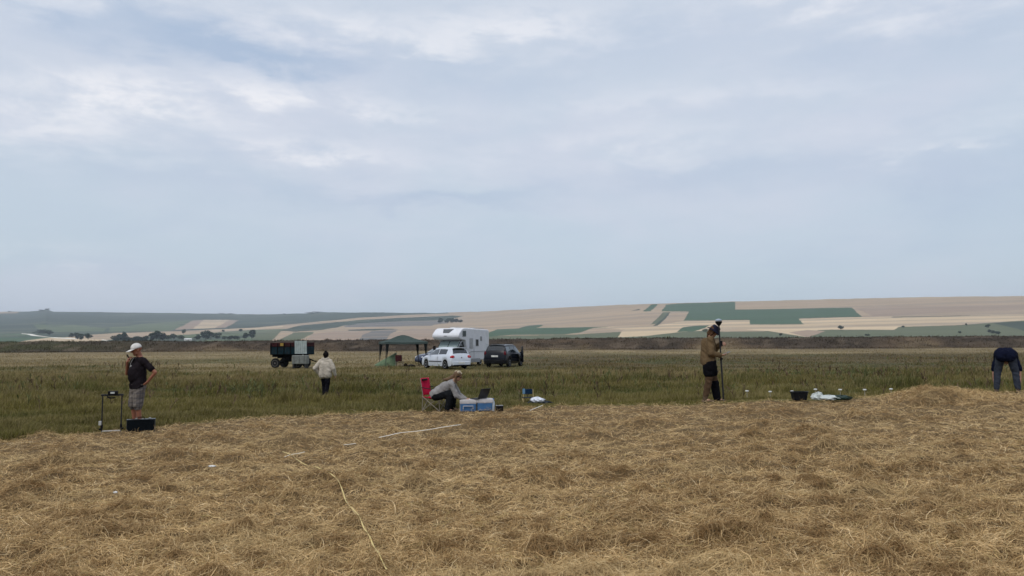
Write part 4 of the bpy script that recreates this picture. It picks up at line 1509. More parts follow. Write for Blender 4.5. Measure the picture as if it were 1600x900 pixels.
MB().tube([(-.15, -.16, .03), (.15, -.16, .03)], .009, 8).build('crossbar', wood, st)


def crumple(name, m, c, dim, seed, parent=None, amp=.3, sharp=2.0):
    """a crumpled sack or bag: folded closed surface"""
    rg = np.random.default_rng(seed)
    n, mm = 36, 20
    V, F = [], []
    ph0 = rg.random(6) * 6
    for i in range(mm + 1):
        ph = math.pi * i / mm - math.pi / 2
        for k in range(n):
            th = 2 * math.pi * k / n
            r = 1 + amp * (abs(math.sin(3 * th + ph0[0] + 2 * ph)) - .5) + amp * .6 * (abs(math.sin(5 * th - 3 * ph + ph0[1])) - .5) + amp * .4 * math.sin(9 * th + 5 * ph + ph0[2])
            V.append((c[0] + dim[0] * math.cos(ph) * math.cos(th) * r, c[1] + dim[1] * math.cos(ph) * math.sin(th) * r,
                      max(0.0, c[2] + dim[2] * math.sin(ph) * (1 + amp * .8 * math.sin(4 * th + ph0[3]) + amp * .5 * math.sin(7 * th + ph0[4])))))
    for i in range(mm):
        for k in range(n):
            F.append((i * n + k, i * n + (k + 1) % n, (i + 1) * n + (k + 1) % n, (i + 1) * n + k))
    return MB().add(V, F).build(name, m, parent, smooth=True)


o = crumple('carrier_bag', mat('white_polythene', (.62, .65, .72), .35, 0, .05), (0, 0, .06), (.17, .12, .07), 3)
p = place(839, 19.9, -.02)
o.location = p + Vector((0, 0, .08))
tag(o, 'crumpled white bag lying low behind the small folding stool', 'bag')
o = crumple('canvas_bag', cloth_mat('dark_bag_cloth', (.035, .04, .045)), (0, 0, .05), (.30, .13, .06), 8)
o.location = place(842, 20.0, 0)
tag(o, 'low dark cloth bag under the crumpled white bag', 'bag')

# ------------------------------------------------------------------ measuring frame and case
fr = thing('resistance_meter', 'black upright probe frame with a data logger on its top bar', 'survey meter', place(178.5, 14.95), R(20))
dark = mat('black_tube', (.020, .020, .022), .4)
for s in (-1, 1):
    lg = MB().tube([(s * .172, 0, .05), (s * .172, 0, .76)], .0125, 10).build('leg', dark, fr)
    MB().lathe([(.022, .11), (.024, .13), (.024, .17), (.018, .18)], (s * .172, 0, 0), n=14).build('collar', BLACKM, lg)
    MB().tube([(s * .172, 0, -.03), (s * .172, 0, .06)], [.003, .009], 8).build('probe', mat('steel', (.4, .4, .4), .35, 1), lg)
    MB().box((s * .172 + s * .022, 0, .095), (.05, .05, .035)).build('foot_block', BLACKM, lg, .006)
MB().box((0, 0, .765), (.40, .035, .035)).build('top_bar', dark, fr, .004)
lgx = MB().box((.01, -.01, .81), (.175, .11, .07)).build('data_logger', BLACKM, fr, .012)
MB().box((.01, -.067, .812), (.075, .004, .035)).build('display', mat('pale_screen', (.45, .47, .45), .3), lgx)
MB().tube([(-.13, -.03, .785), (-.08, -.05, .74), (-.02, -.05, .70), (.04, -.045, .705), (.06, -.03, .72), (-.02, -.035, .725), (-.1, -.02, .71)], .009, 8).build('coiled_cable', BLACKM, fr, smooth=True)
MB().box((0, 0, .055), (.33, .03, .022)).build('base_bar', mat('dusty_white_bar', (.50, .47, .42), .6), fr, .003)
MB().box((-.20, -.02, .215), (.05, .045, .085)).build('junction_box', mat('grey_plastic', (.40, .40, .38), .5), fr, .008)

cs = thing('flight_case', 'black hard case with metal catches standing upright on the hay edge', 'case', place(224.5, 15.2, -.02), R(22))
cs.scale = (.95, .95, 1)
MB().box((0, 0, .145), (.545, .17, .265)).build('shell', mat('case_black', (.004, .006, .008), .7, 0, .2, 10, .3, 50, .06), cs, .012)
alu = mat('aluminium', (.55, .55, .55), .3, 1)
for z in (.018, .272):
    MB().box((0, 0, z), (.556, .180, .014)).build('edge_trim', mat('dark_trim', (.04, .045, .05), .35, .5), cs, .003)
for x in (-.268, .268):
    MB().box((x, 0, .145), (.014, .176, .238)).build('edge_trim', mat('dark_trim', (.04, .045, .05), .35, .5), cs, .003)
MB().tube([(-.075, 0, .28), (-.065, 0, .315), (.055, 0, .315), (.065, 0, .28)], .010, 8).build('handle', BLACKM, cs, smooth=True)
for x in (-.05 - .04, .17):
    MB().box((x, -.03, .293), (.045, .05, .018)).build('catch', alu, cs, .004)

# ------------------------------------------------------------------ tub, sack, marker stakes
tb = thing('plastic_tub', 'black plastic tub standing on the hay', 'tub', place(1246, 17.35, .02), R(8))
prof = [(.145, 0), (.15, .005), (.185, .185), (.205, .19), (.205, .20), (.18, .20), (.145, .015)]
m = MB()
n = 32
V, F = [], []
for r, h in prof:
    for k in range(n):
        th = 2 * math.pi * k / n
        cx, cy = math.cos(th), math.sin(th)
        q = (abs(cx) ** 4 + abs(cy) ** 4) ** -.25
        V.append((r * q * cx, r * .75 * q * cy, h))
for i in range(len(prof) - 1):
    for k in range(n):
        F.append((i * n + k, i * n + (k + 1) % n, (i + 1) * n + (k + 1) % n, (i + 1) * n + k))
F.append(tuple(reversed(range(n))))
F.append(tuple((len(prof) - 1) * n + k for k in range(n)))
m.add(V, F).build('tub_body', mat('tub_black', (.005, .006, .008), .6), tb, .004)
MB().tube([(-.12, -.165, .185), (-.10, -.19, .15), (.10, -.19, .15), (.12, -.165, .185)], .006, 8).build('handle', BLACKM, tb, smooth=True)
sk = thing('plastic_sack', 'crumpled white plastic sack lying flat on the hay beside the black tub', 'sack', place(1296, 17.2, .03), R(-4))
crumple('sack_body', mat('white_sack', (.50, .54, .52), .45, 0, .08), (-.04, 0, .035), (.27, .13, .055), 21, sk, .34)
crumple('sack_neck', mat('white_sack', (.50, .54, .52), .45, 0, .08), (-.29, .02, .05), (.11, .07, .075), 5, sk, .75)
crumple('green_bag', mat('dark_green_bag', (.008, .024, .016), .4), (.21, -.04, .04), (.21, .12, .06), 9, sk, .28)

stake_wood = mat('stake_wood', (.30, .27, .20), .8, 0, .2, 20)
stake_cap = mat('stake_cap', (.78, .78, .74), .5)
STK = [(1165, 609.5), (1201, 610.5), (1235, 610.0), (1271.5, 607.0), (1310, 607.5), (1348, 607.5), (1389, 606.5)]
ORD = ['first', 'second', 'third', 'fourth', 'fifth', 'sixth', 'last']
sx = STK[0]
proto = None
for k, (px, py) in enumerate(STK):
    d = 19.3
    x, y = spot(px, d)
    z = CAM_Z + (horizon_y(px) - py) / FPX * d
    g = float(H(x, y))
    h = max(z - g, .1)
    lab = ['white-capped marker stake just right of the survey pole', 'white-capped marker stake between the survey pole and the black tub',
           'white-capped marker stake directly behind the black tub', 'white-capped marker stake behind the left end of the white sack',
           'white-capped marker stake behind the right half of the white sack', 'white-capped marker stake just right of the white sack',
           'white-capped marker stake at the left foot of the big hay heap'][k]
    t = thing('marker_stake', lab, 'marker stake', (x, y, g), 0, 'marker stakes in a row behind the hay')
    MB().tube([(0, 0, -.1), (0, 0, h - .02)], .010, 6).build('stake', stake_wood, t)
    MB().lathe([(.012, h - .030), (.042, h - .022), (.044, h), (.03, h + .006)], n=16).build('cap', stake_cap, t)


# ------------------------------------------------------------------ measuring tapes on the hay
def tape(name, label, pts, w, col, lift=.02, wavy=.0, seed=1):
    rg = np.random.default_rng(seed)
    W = []
    for (a, b), (c_, d_) in zip(pts[:-1], pts[1:]):
        n = max(2, int(math.hypot(c_ - a, d_ - b) / 4))
        for q in range(n):
            W.append((a + (c_ - a) * q / n, b + (d_ - b) * q / n))
    W.append(pts[-1])
    P = [hit(px, py) for px, py in W]
    P = [Vector((x, y, float(G(x, y)) + lift)) for x, y in P]
    off = 0
    for i in range(len(P)):
        off = off * .75 + rg.normal(0, wavy)
        P[i].x += off
        P[i].z = float(G(P[i].x, P[i].y)) + lift + abs(rg.normal(0, lift * .3))
    if not wavy:
        for i in range(len(P)):
            k = i / (len(P) - 1)
            P[i].z = P[i].z * .25 + .75 * (P[0].z * (1 - k) + P[-1].z * k)
    for _ in range(6):
        P = [P[0]] + [(P[i - 1] + P[i] * 2 + P[i + 1]) / 4 for i in range(1, len(P) - 1)] + [P[-1]]
    V, F = [], []
    for i, p in enumerate(P):
        d = (P[min(i + 1, len(P) - 1)] - P[max(i - 1, 0)]).normalized()
        s = d.cross(Vector((0, 0, 1))).normalized()
        tw = R(35) * math.sin(i * .9 + seed) if wavy else R(-14)
        s = (s * math.cos(tw) + Vector((0, 0, 1)) * math.sin(tw)) * w / 2
        nn = Vector((0, 0, .0015))
        V += [p - s, p + s, p + s + nn, p - s + nn]
    for i in range(len(P) - 1):
        for k in range(4):
            F.append((4 * i + k, 4 * i + (k + 1) % 4, 4 * i + 4 + (k + 1) % 4, 4 * i + 4 + k))
    o = MB().add(V, F).build(name, mat(name + '_' + str(seed), col, .5, 0, .1, 20), None)
    return tag(o, label, 'tape')


tape('measuring_tape', 'yellow twisted tape running from the hay towards the bottom of the picture', [(440, 712), (470, 727), (495, 740), (518, 752), (534, 776), (545, 797), (556, 812), (566, 838), (577, 860), (588, 884), (596, 899), (602, 915)],
     .012, (.62, .49, .20), .055, .006, 3)
tape('measuring_tape', 'long white tape stretched over the hay in front of the red chair', [(592, 694), (625, 687), (655, 684), (690, 676), (720, 671)], .016, (.74, .71, .64), .10, 0, 4)
tape('measuring_tape', 'short piece of white tape showing between the hay near the small stool', [(828, 651), (838, 648), (848, 646.5)], .013, (.74, .71, .64), .11, 0, 5)
tape('measuring_tape', 'white tape end crossing under the start of the yellow tape', [(444, 719), (456, 715), (470, 716), (476, 714)], .013, (.70, .66, .55), .045, 0, 6)
tape('measuring_tape', 'small glimpse of white tape midway between yellow tape and long tape', [(537, 704), (547, 702.5), (556, 702)], .014, (.72, .68, .58), .07, 0, 8)
tape('measuring_tape', 'thin pale tape at the far left edge of the hay', [(-30, 693), (10, 692), (30, 691), (52, 689)], .011, (.45, .38, .27), .0, 0, 9)
for px, py, lab in [(331, 739, 'scrap of white paper lying on the hay in the middle left'), (180, 776, 'tiny white scrap lying on the hay at the lower left')]:
    x, y = hit(px, py)
    sc_ = crumple('paper_scrap', mat('scrap_white', (.7, .7, .68), .6), (0, 0, .012), (.05 if px > 200 else .022, .02, .012), px, None, .3)
    sc_.location = (x, y, float(G(x, y)) + .035)
    tag(sc_, lab, 'paper')


# ------------------------------------------------------------------ vehicles
def wheel(parent, x, y, r, w, rimcol, side, spokes=5):
    t = MB().lathe([(r * .62, -w / 2), (r * .9, -w / 2), (r, -w / 2 + .03), (r, w / 2 - .03), (r * .9, w / 2), (r * .62, w / 2)], (0, 0, 0), 'Y', 28).build('wheel', RUBBER, parent)
    t.location = (x, y, r)
    f = side * (w / 2)
    MB().lathe([(r * .60, f - side * .05), (r * .60, f - side * .045)], (0, 0, 0), 'Y', 24).build('wheel_well', BLACKM, t)
    rm = MB()
    for k in range(spokes):
        a = 2 * math.pi * k / spokes
        rot = Matrix.Rotation(a, 3, 'Y')
        rm.box(rot @ Vector((0, f - side * .02, r * .32)), (r * .20, .035, r * .60), rot)
    rm.lathe([(r * .17, f - side * .03), (r * .17, f + side * .002)], (0, 0, 0), 'Y', 16)
    n = 28
    V, F = [], []
    for rr, yy in ((r * .55, f - side * .03), (r * .64, f - side * .03), (r * .66, f + side * .004), (r * .57, f + side * .002)):
        for k in range(n):
            th = 2 * math.pi * k / n
            V.append((rr * math.cos(th), yy, rr * math.sin(th)))
    for i in range(4):
        for k in range(n):
            F.append((i * n + k, i * n + (k + 1) % n, ((i + 1) % 4) * n + (k + 1) % n, ((i + 1) % 4) * n + k))
    rm.add(V, F)
    rm.build('rim', rimcol, t)
    return t


class Car:
    """lofted body; +X forwards, wheels on z = 0"""
    def __init__(s, keys, W, zsill, axles, wr):
        s.k = sorted(keys)
        s.W = W
        s.zs = zsill
        s.ax = axles
        s.wr = wr

    def at(s, x):
        k = s.k
        cols = list(zip(*k))
        return [float(np.interp(x, cols[0], cols[i])) for i in range(1, 6)]   # zbelt, ztop, wlow, wtop, zlow

    def sec(s, x):
        zb, zt, wl, wt, zl = s.at(x)
        z0 = max(zl, s.zs)
        for a in s.ax:
            q = s.wr * 1.16
            if abs(x - a) < q:
                z0 = max(z0, s.wr + math.sqrt(q * q - (x - a) ** 2))
        zm = max((z0 + zb) / 2, z0 + .02)
        return [(wl * .97, z0), (wl * 1.0, min(z0 + .10, zm)), (wl * 1.005, zm), (wl * .97, zb - .03), (wl * .945, zb), (wt, zt - .05 * min(1, (zt - zb) / .2)), (wt * .86, zt - .008), (wt * .45, zt + .012), (0, zt + .018)]

    def stations(s):
        xs_ = {k[0] for k in s.k}
        x0, x1 = s.k[0][0], s.k[-1][0]
        for a in s.ax:
            for q in np.linspace(-1, 1, 15):
                xs_.add(round(a + q * s.wr * 1.16, 4))
        for x in np.arange(x0, x1, .12):
            xs_.add(round(float(x), 4))
        xs_ = sorted(x for x in xs_ if x0 <= x <= x1)
        out = [xs_[0]]
        for x in xs_[1:]:
            if x - out[-1] > .004: out.append(x)
        return out

    def body(s, m, parent):
        st = s.stations()
        rows = []
        for x in st:
            h = s.sec(x)
            rows.append([(x, y, z) for y, z in h] + [(x, -y, z) for y, z in reversed(h[:-1])])
        n = len(rows[0])
        V = [p for r in rows for p in r]
        F = []
        for i in range(len(rows) - 1):
            for k in range(n - 1):
                F.append((i * n + k, i * n + k + 1, (i + 1) * n + k + 1, (i + 1) * n + k))
        F.append(tuple(range(n)))
        F.append(tuple((len(rows) - 1) * n + k for k in reversed(range(n))))
        o = MB().add(V, F).build('body', m, parent, smooth=True)
        try:
            bpy.context.view_layer.update()
            o.data.set_sharp_from_angle(angle=R(32))
        except Exception:
            pass
        # dark floor that closes the wheel wells
        MB().box(((st[0] + st[-1]) / 2, 0, s.zs + .12), (st[-1] - st[0] - .5, s.W * .74, .2)).build('underbody', BLACKM, parent)
        return o

    def side_pt(s, x, v, side, off=.006):
        h = s.sec(x)
        a, b = h[4], h[5]
        y = a[0] + (b[0] - a[0]) * v
        z = a[1] + (b[1] - a[1]) * v
        d = Vector((0, b[1] - a[1], a[0] - b[0]))
        d = d.normalized() if d.length > 1e-6 else Vector((0, 1, 0))
        return Vector((x, side * (y + d.y * off), z + d.z * off))

    def side_glass(s, x0, x1, side, m, parent, v0=.12, v1=.88, name='side_window'):
        n = 12
        V = []
        for i in range(n + 1):
            x = x0 + (x1 - x0) * i / n
            for v in (v0, v1): V.append(s.side_pt(x, v, side))
            for v in (v1, v0): V.append(s.side_pt(x, v, side, -.01))
        F = [(4 * i + k, 4 * i + (k + 1) % 4, 4 * i + 4 + (k + 1) % 4, 4 * i + 4 + k) for i in range(n) for k in range(4)]
        F += [(0, 1, 2, 3), (4 * n + 3, 4 * n + 2, 4 * n + 1, 4 * n)]
        return MB().add(V, F).build(name, m, parent, smooth=False)

    def top_glass(s, x0, x1, m, parent, name, wf=.93):
        n, q = 6, 8
        V = []
        for lay in (1, -1):
            for i in range(n + 1):
                x = x0 + (x1 - x0) * i / n
                h = s.sec(x)
                slope = Vector(((s.sec(x + .01)[8][1] - s.sec(x - .01)[8][1]) * -1, 0, .02)).normalized()
                for k in range(q + 1):
                    f = -1 + 2 * k / q
                    y = f * h[5][0] * wf
                    z = np.interp(abs(y), [0, h[7][0], h[6][0], h[5][0]], [h[8][1], h[7][1], h[6][1], h[5][1]])
                    V.append(Vector((x, y, float(z))) + slope * ((.010 if name != 'windscreen' else .016) if lay > 0 else -.012))
        b = (n + 1) * (q + 1)
        F = []
        for lay in (0, 1):
            for i in range(n):
                for k in range(q):
                    F.append(tuple(lay * b + j for j in (i * (q + 1) + k, i * (q + 1) + k + 1, (i + 1) * (q + 1) + k + 1, (i + 1) * (q + 1) + k)))
        ring = [k for k in range(q + 1)] + [(i + 1) * (q + 1) + q for i in range(n)] + [n * (q + 1) + k for k in reversed(range(q))] + [i * (q + 1) for i in reversed(range(1, n))]
        for i in range(len(ring)):
            a, c_ = ring[i], ring[(i + 1) % len(ring)]
            F.append((a, c_, b + c_, b + a))
        return MB().add(V, F).build(name, m, parent, smooth=False)


GLASS = mat('dark_glass', (.018, .022, .026), .06, 0, .1, 3, spec=.8)
GLASS2 = mat('reflecting_glass', (.06, .075, .085), .05, 0, .1, 3, spec=1.0)
REDL = mat('red_lamp', (.38, .012, .018), .2, 0, .1, 20)
CLRL = mat('clear_lamp', (.60, .62, .64), .15, 0, .1, 20)
RIM = mat('alloy_rim', (.45, .46, .48), .3, .8)
PLATE = mat('number_plate', (.62, .62, .58), .5)


def mirror_part(t, x, y, z, m):
    for s in (-1, 1):
        MB().box((x, s * (y + .09), z), (.09, .17, .12)).build('door_mirror', m, t, .03)


# white hatchback
def hatch(label, loc, rz, paint, name='hatchback_car'):
    t = thing(name, label, 'car', loc, rz)
    #        x     zbelt  ztop  wlow  wtop  zlow
    K = [(-2.10, .62, .66, .78, .70, .42), (-2.06, .80, .84, .84, .76, .30), (-2.00, .93, 1.00, .865, .72, .24), (-1.86, .965, 1.28, .875, .64, .22), (-1.72, .97, 1.425, .88, .60, .2), (-1.0, .96, 1.475, .88, .61, .2),
         (-.2, .94, 1.485, .88, .62, .2), (.25, .93, 1.44, .88, .61, .2), (.62, .93, 1.24, .88, .66, .2), (1.02, .925, .985, .88, .74, .2), (1.5, .86, .91, .875, .74, .2), (1.85, .77, .82, .85, .70, .22),
         (2.03, .64, .69, .78, .62, .25), (2.10, .50, .54, .70, .58, .30)]
    c_ = Car(K, 1.76, .20, (-1.28, 1.30), .315)
    b = c_.body(paint, t)
    for s in (-1, 1):
        c_.side_glass(-.30, .86, s, GLASS2, t, .10, .86)
        c_.side_glass(-1.36, -.38, s, GLASS, t, .12, .86)
        # rubbing strip, door handle, lamps
        MB().box((.0, s * .887, .52), (1.75, .03, .07)).build('rubbing_strip', mat('grey_strip', (.06, .06, .07), .6), t, .008)
        MB().box((-.22, s * .878, .78), (.18, .03, .035)).build('door_handle', paint, t, .01)
        MB().box((.38 - .72, s * .884, .60), (.006, .008, .62)).build('door_seam', BLACKM, t)
        rl = MB().ball((-1.985, s * .69, .83), (.12, .19, .12), 16, 10).build('tail_lamp', REDL, t, smooth=True)
        MB().ball((-2.075, s * .66, .82), (.03, .045, .035), 12, 8).build('reversing_light', CLRL, rl, smooth=True)
        MB().ball((1.93, s * .62, .64), (.14, .17, .085), 16, 10).build('headlight', CLRL, t, smooth=True)
        for x in (-1.28, 1.30):
            wheel(t, x, s * .775, .315, .20, RIM, s, 5)
    c_.top_glass(-1.965, -1.76, GLASS, t, 'rear_window', .90)
    c_.top_glass(.32, .98, GLASS2, t, 'windscreen', .90)
    MB().box((-2.09, 0, .40), (.10, 1.50, .26)).build('rear_bumper', paint, t, .04, seg=3)
    MB().box((-2.128, 0, .275), (.06, 1.40, .07)).build('bumper_lip', BLACKM, t, .01)
    MB().box((-2.150, 0, .44), (.012, .52, .11)).build('number_plate', PLATE, t, .003)
    MB().lathe([(.055, -2.115), (.05, -2.125)], (0, 0, .80), 'X', 20).build('badge', mat('chrome', (.6, .6, .62), .15, 1), t)
    MB().box((-1.80, 0, 1.46), (.20, 1.05, .03)).build('roof_spoiler', paint, t, .012)
    MB().tube([(-1.92, .10, 1.02), (-1.96, -.25, 1.01)], .01, 6).build('rear_wiper', BLACKM, t)
    MB().tube([(-1.4, 0, 1.48), (-1.55, 0, 1.66)], .005, 6).build('aerial', BLACKM, t)
    mirror_part(t, .68, .86, .98, paint)
    return t


white = mat('silver_white_paint', (.62, .66, .72), .22, .15, .04, 2, dirt=((.35, .33, .28), .25))
cp = place(696, 54.8)
hatch('white three-door hatchback parked in front of the camper, seen from behind', cp, R(90 + 37), white).scale = (1.03, 1.0, 1.05)
navy = mat('dark_blue_paint', (.012, .022, .06), .2, .2, .1, 3)
hatch('dark blue car half hidden behind the white hatchback, beside the gazebo', place(687, 66), R(-90 - 58), navy, 'parked_car')


# dark people carrier
def carrier():
    t = thing('people_carrier', 'black people carrier parked to the right of the white camper', 'car', place(788.5, 58.8), R(90 - 19))
    paint = mat('black_paint', (.003, .004, .008), .25, 0, .1, 3, 0, 40, .25)
    K = [(-2.32, .62, .66, .80, .74, .42), (-2.28, .92, .98, .88, .80, .30), (-2.20, 1.03, 1.18, .91, .76, .26), (-2.05, 1.07, 1.55, .92, .70, .24), (-1.90, 1.08, 1.70, .93, .68, .24), (-.8, 1.06, 1.75, .93, .69, .24),
         (.2, 1.04, 1.74, .93, .69, .24), (.6, 1.03, 1.66, .93, .69, .24), (1.35, 1.02, 1.10, .92, .78, .24), (1.8, .96, 1.02, .91, .78, .24), (2.15, .82, .88, .86, .74, .26), (2.32, .55, .60, .75, .65, .3)]
    c_ = Car(K, 1.86, .24, (-1.42, 1.42), .34)
    c_.body(paint, t)
    for s in (-1, 1):
        c_.side_glass(-1.86, -1.06, s, GLASS2, t, .10, .84)
        c_.side_glass(-.98, -.06, s, GLASS, t, .10, .84)
        c_.side_glass(.02, 1.12, s, GLASS, t, .10, .84)
        MB().ball((-2.20, s * .80, 1.05), (.08, .10, .20), 14, 10).build('tail_lamp', mat('dark_red_lamp', (.10, .006, .01), .2), t, smooth=True)
        MB().ball((2.15, s * .64, .72), (.14, .17, .09), 14, 10).build('headlight', CLRL, t, smooth=True)
        MB().tube([(-1.75, s * .58, 1.74), (-1.7, s * .60, 1.80), (.2, s * .61, 1.82), (.3, s * .60, 1.77)], .018, 8).build('roof_rail', BLACKM, t, smooth=True)
        MB().box((-.1, s * .925, .62), (2.1, .03, .09)).build('rubbing_strip', BLACKM, t, .01)
        for x in (-1.42, 1.42):
            wheel(t, x, s * .82, .34, .21, mat('dull_rim', (.22, .22, .23), .4, .6), s, 7)
    c_.top_glass(-2.16, -1.95, GLASS, t, 'rear_window', .92)
    c_.top_glass(.68, 1.28, GLASS, t, 'windscreen', .92)
    MB().box((-2.33, 0, .46), (.12, 1.66, .28)).build('rear_bumper', BLACKM, t, .04)
    MB().box((-2.305, 0, .86), (.03, .54, .13)).build('number_plate', PLATE, t, .003)
    MB().box((-1.92, 0, 1.745), (.22, 1.2, .03)).build('roof_spoiler', paint, t, .012)
    mirror_part(t, 1.0, .92, 1.10, paint)
    # near side front door standing open
    d = MB().slab([(0, 0, .35), (-.0, 0, 1.05), (-.30, 0, 1.56), (-.85, 0, 1.60), (-1.0, 0, 1.05), (-1.0, 0, .35)], .05).build('open_door', paint, t, .02)
    d.location = (1.05, -.96, 0)
    d.rotation_euler = (0, 0, R(30))


carrier()


def camper():
    t = thing('camper_van', 'white overcab camper van parked behind the white hatchback', 'camper van', place(698, 58.6), R(-90 - 20))
    t.scale = (1.02, 1.03, 1.045)
    # origin under the middle of the front; the body runs back to x = -6
    W = 1.13
    body = mat('camper_white', (.66, .67, .70), .4, 0, .04, 2, dirt=((.42, .40, .36), .25))
    side_grey = mat('skirt_grey', (.30, .31, .33), .5)
    prof = [(-6.0, .42), (-6.0, 2.70), (-5.85, 2.86), (-2.0, 2.90), (-.9, 2.92), (-.62, 2.90), (-.30, 2.80), (.14, 2.52), (.24, 2.38), (.22, 2.22), (.04, 2.10), (-.30, 2.04), (-1.05, 1.98), (-1.30, 1.30), (-1.30, .42)]
    MB().prism(prof, -W, W).build('living_box', body, t, .07, seg=3)
    sk_ = MB()
    for x0, x1 in ((-6.0, -4.75), (-3.95, -1.32)):
        for s in (-1, 1):
            sk_.box(((x0 + x1) / 2, s * (W - .01), .42), (x1 - x0, .05, .30))
    sk_.build('skirt', side_grey, t, .01)
    # cab
    Kc = [(-1.9, 1.20, 1.98, .98, .92, .3), (-.95, 1.22, 2.02, .98, .88, .3), (-.72, 1.22, 1.96, .98, .86, .3), (-.05, 1.20, 1.34, .96, .84, .3), (.35, 1.06, 1.16, .94, .80, .3), (.55, .90, .98, .90, .76, .3), (.66, .60, .66, .84, .72, .34)]
    c_ = Car(Kc, 1.96, .30, (-.12,), .34)
    c_.body(mat('cab_white', (.60, .62, .66), .35, .1, .04), t)
    c_.top_glass(-.90, -.04, BLACKM, t, 'windscreen_frame_shade', 1.0)  # black frame; its wide top strip imitates the overcab's shadow
    c_.top_glass(-.66, -.13, mat('screen_cover', (.30, .37, .37), .35, 0, .05), t, 'windscreen', .93)
    MB().box((-.36, 0, 1.68), (.03, .035, .02)).build('wiper', BLACKM, t)
    rot = Matrix.Rotation(math.atan2(.62, .60) - math.pi / 2, 3, 'Y')
    MB().box((-.36, 0, 1.665), (.02, .05, .78), Matrix.Rotation(R(-47), 3, 'Y')).build('screen_pillar', BLACKM, t)
    for s in (-1, 1):
        c_.side_glass(-1.25, -.25, s, GLASS, t, .08, .86)
        MB().ball((.52, s * .66, .78), (.14, .18, .12), 14, 10).build('headlight', CLRL, t, smooth=True)
        MB().box((-.18, s * 1.13, 1.42), (.13, .20, .32)).build('door_mirror', BLACKM, t, .03)
        MB().box((-.18, s * 1.0, 1.32), (.05, .22, .05)).build('mirror_arm', BLACKM, t, .01)
        wheel(t, -.12, s * .86, .34, .22, RIM, s, 6)
        wheel(t, -4.35, s * .90, .34, .22, RIM, s, 6)
        # side openings of the living box
        def win(x, z, w_, h_, m, name='side_window'):
            f = MB().box((x, s * (W + .006), z), (w_ + .08, .03, h_ + .08)).build(name, mat('window_frame', (.35, .36, .37), .5), t, .012)
            MB().box((x, s * (W + .018), z), (w_, .03, h_)).build('pane', m, f, .01)
        win(-.75, 2.50, .62, .40, GLASS2)
        win(-2.15, 1.75, .60, .72, mat('blind_pane', (.36, .37, .38), .3))
        win(-3.35, 1.80, .52, .50, GLASS2)
        win(-3.95 - .25, 2.12, .30, .30, mat('vent_pane', (.22, .23, .24), .4))
        MB().box((-2.7, s * (W + .006), 1.05), (.02, .02, 1.1)).build('panel_seam', side_grey, t)
        ln = MB()
        ln.tube([(-5.3, s * (W + .03), .95), (-5.3, s * (W + .03), 1.12), (-2.1, s * (W + .03), 1.12), (-1.5, s * (W + .03), .98)], .016, 6)
        ln.build('decor_stripe', mat('stripe_grey', (.24, .25, .27), .5), t)
        MB().box((-5.55, s * (W + .008), 1.25), (.42, .03, .9)).build('locker_door', mat('camper_white2', (.58, .60, .62), .45), t, .01)
    # front skylight in the overcab and small plate
    V = []
    MB().slab([(-.36, -.44, 2.83), (.12, -.25, 2.545), (.12, .25, 2.545), (-.36, .44, 2.83)], .022).build('overcab_window', GLASS, t, .003)
    MB().box((.238, 0, 2.31), (.03, .22, .04), Matrix.Rotation(R(5), 3, 'Y')).build('emblem', mat('emblem_grey', (.15, .15, .17), .5), t, .004)
    MB().box((.60, 0, .74), (.06, .9, .18)).build('grille', BLACKM, t, .02)
    MB().box((.68, 0, .45), (.16, 1.8, .26)).build('front_bumper', side_grey, t, .05)
    for x, w_ in ((-1.6, .7), (-3.3, .5), (-4.7, .4)):
        MB().box((x, 0, 2.945), (w_, .6, .09)).build('roof_vent', mat('vent_white', (.55, .56, .56), .5), t, .03)
    MB().tube([(-5.2, .9, 2.9), (-5.2, .9, 2.97), (-2.4, .9, 2.97), (-2.4, .9, 2.9)], .02, 6).tube([(-5.2, -.9, 2.9), (-5.2, -.9, 2.97), (-2.4, -.9, 2.97), (-2.4, -.9, 2.9)], .02, 6).build('roof_rail', side_grey, t)


camper()


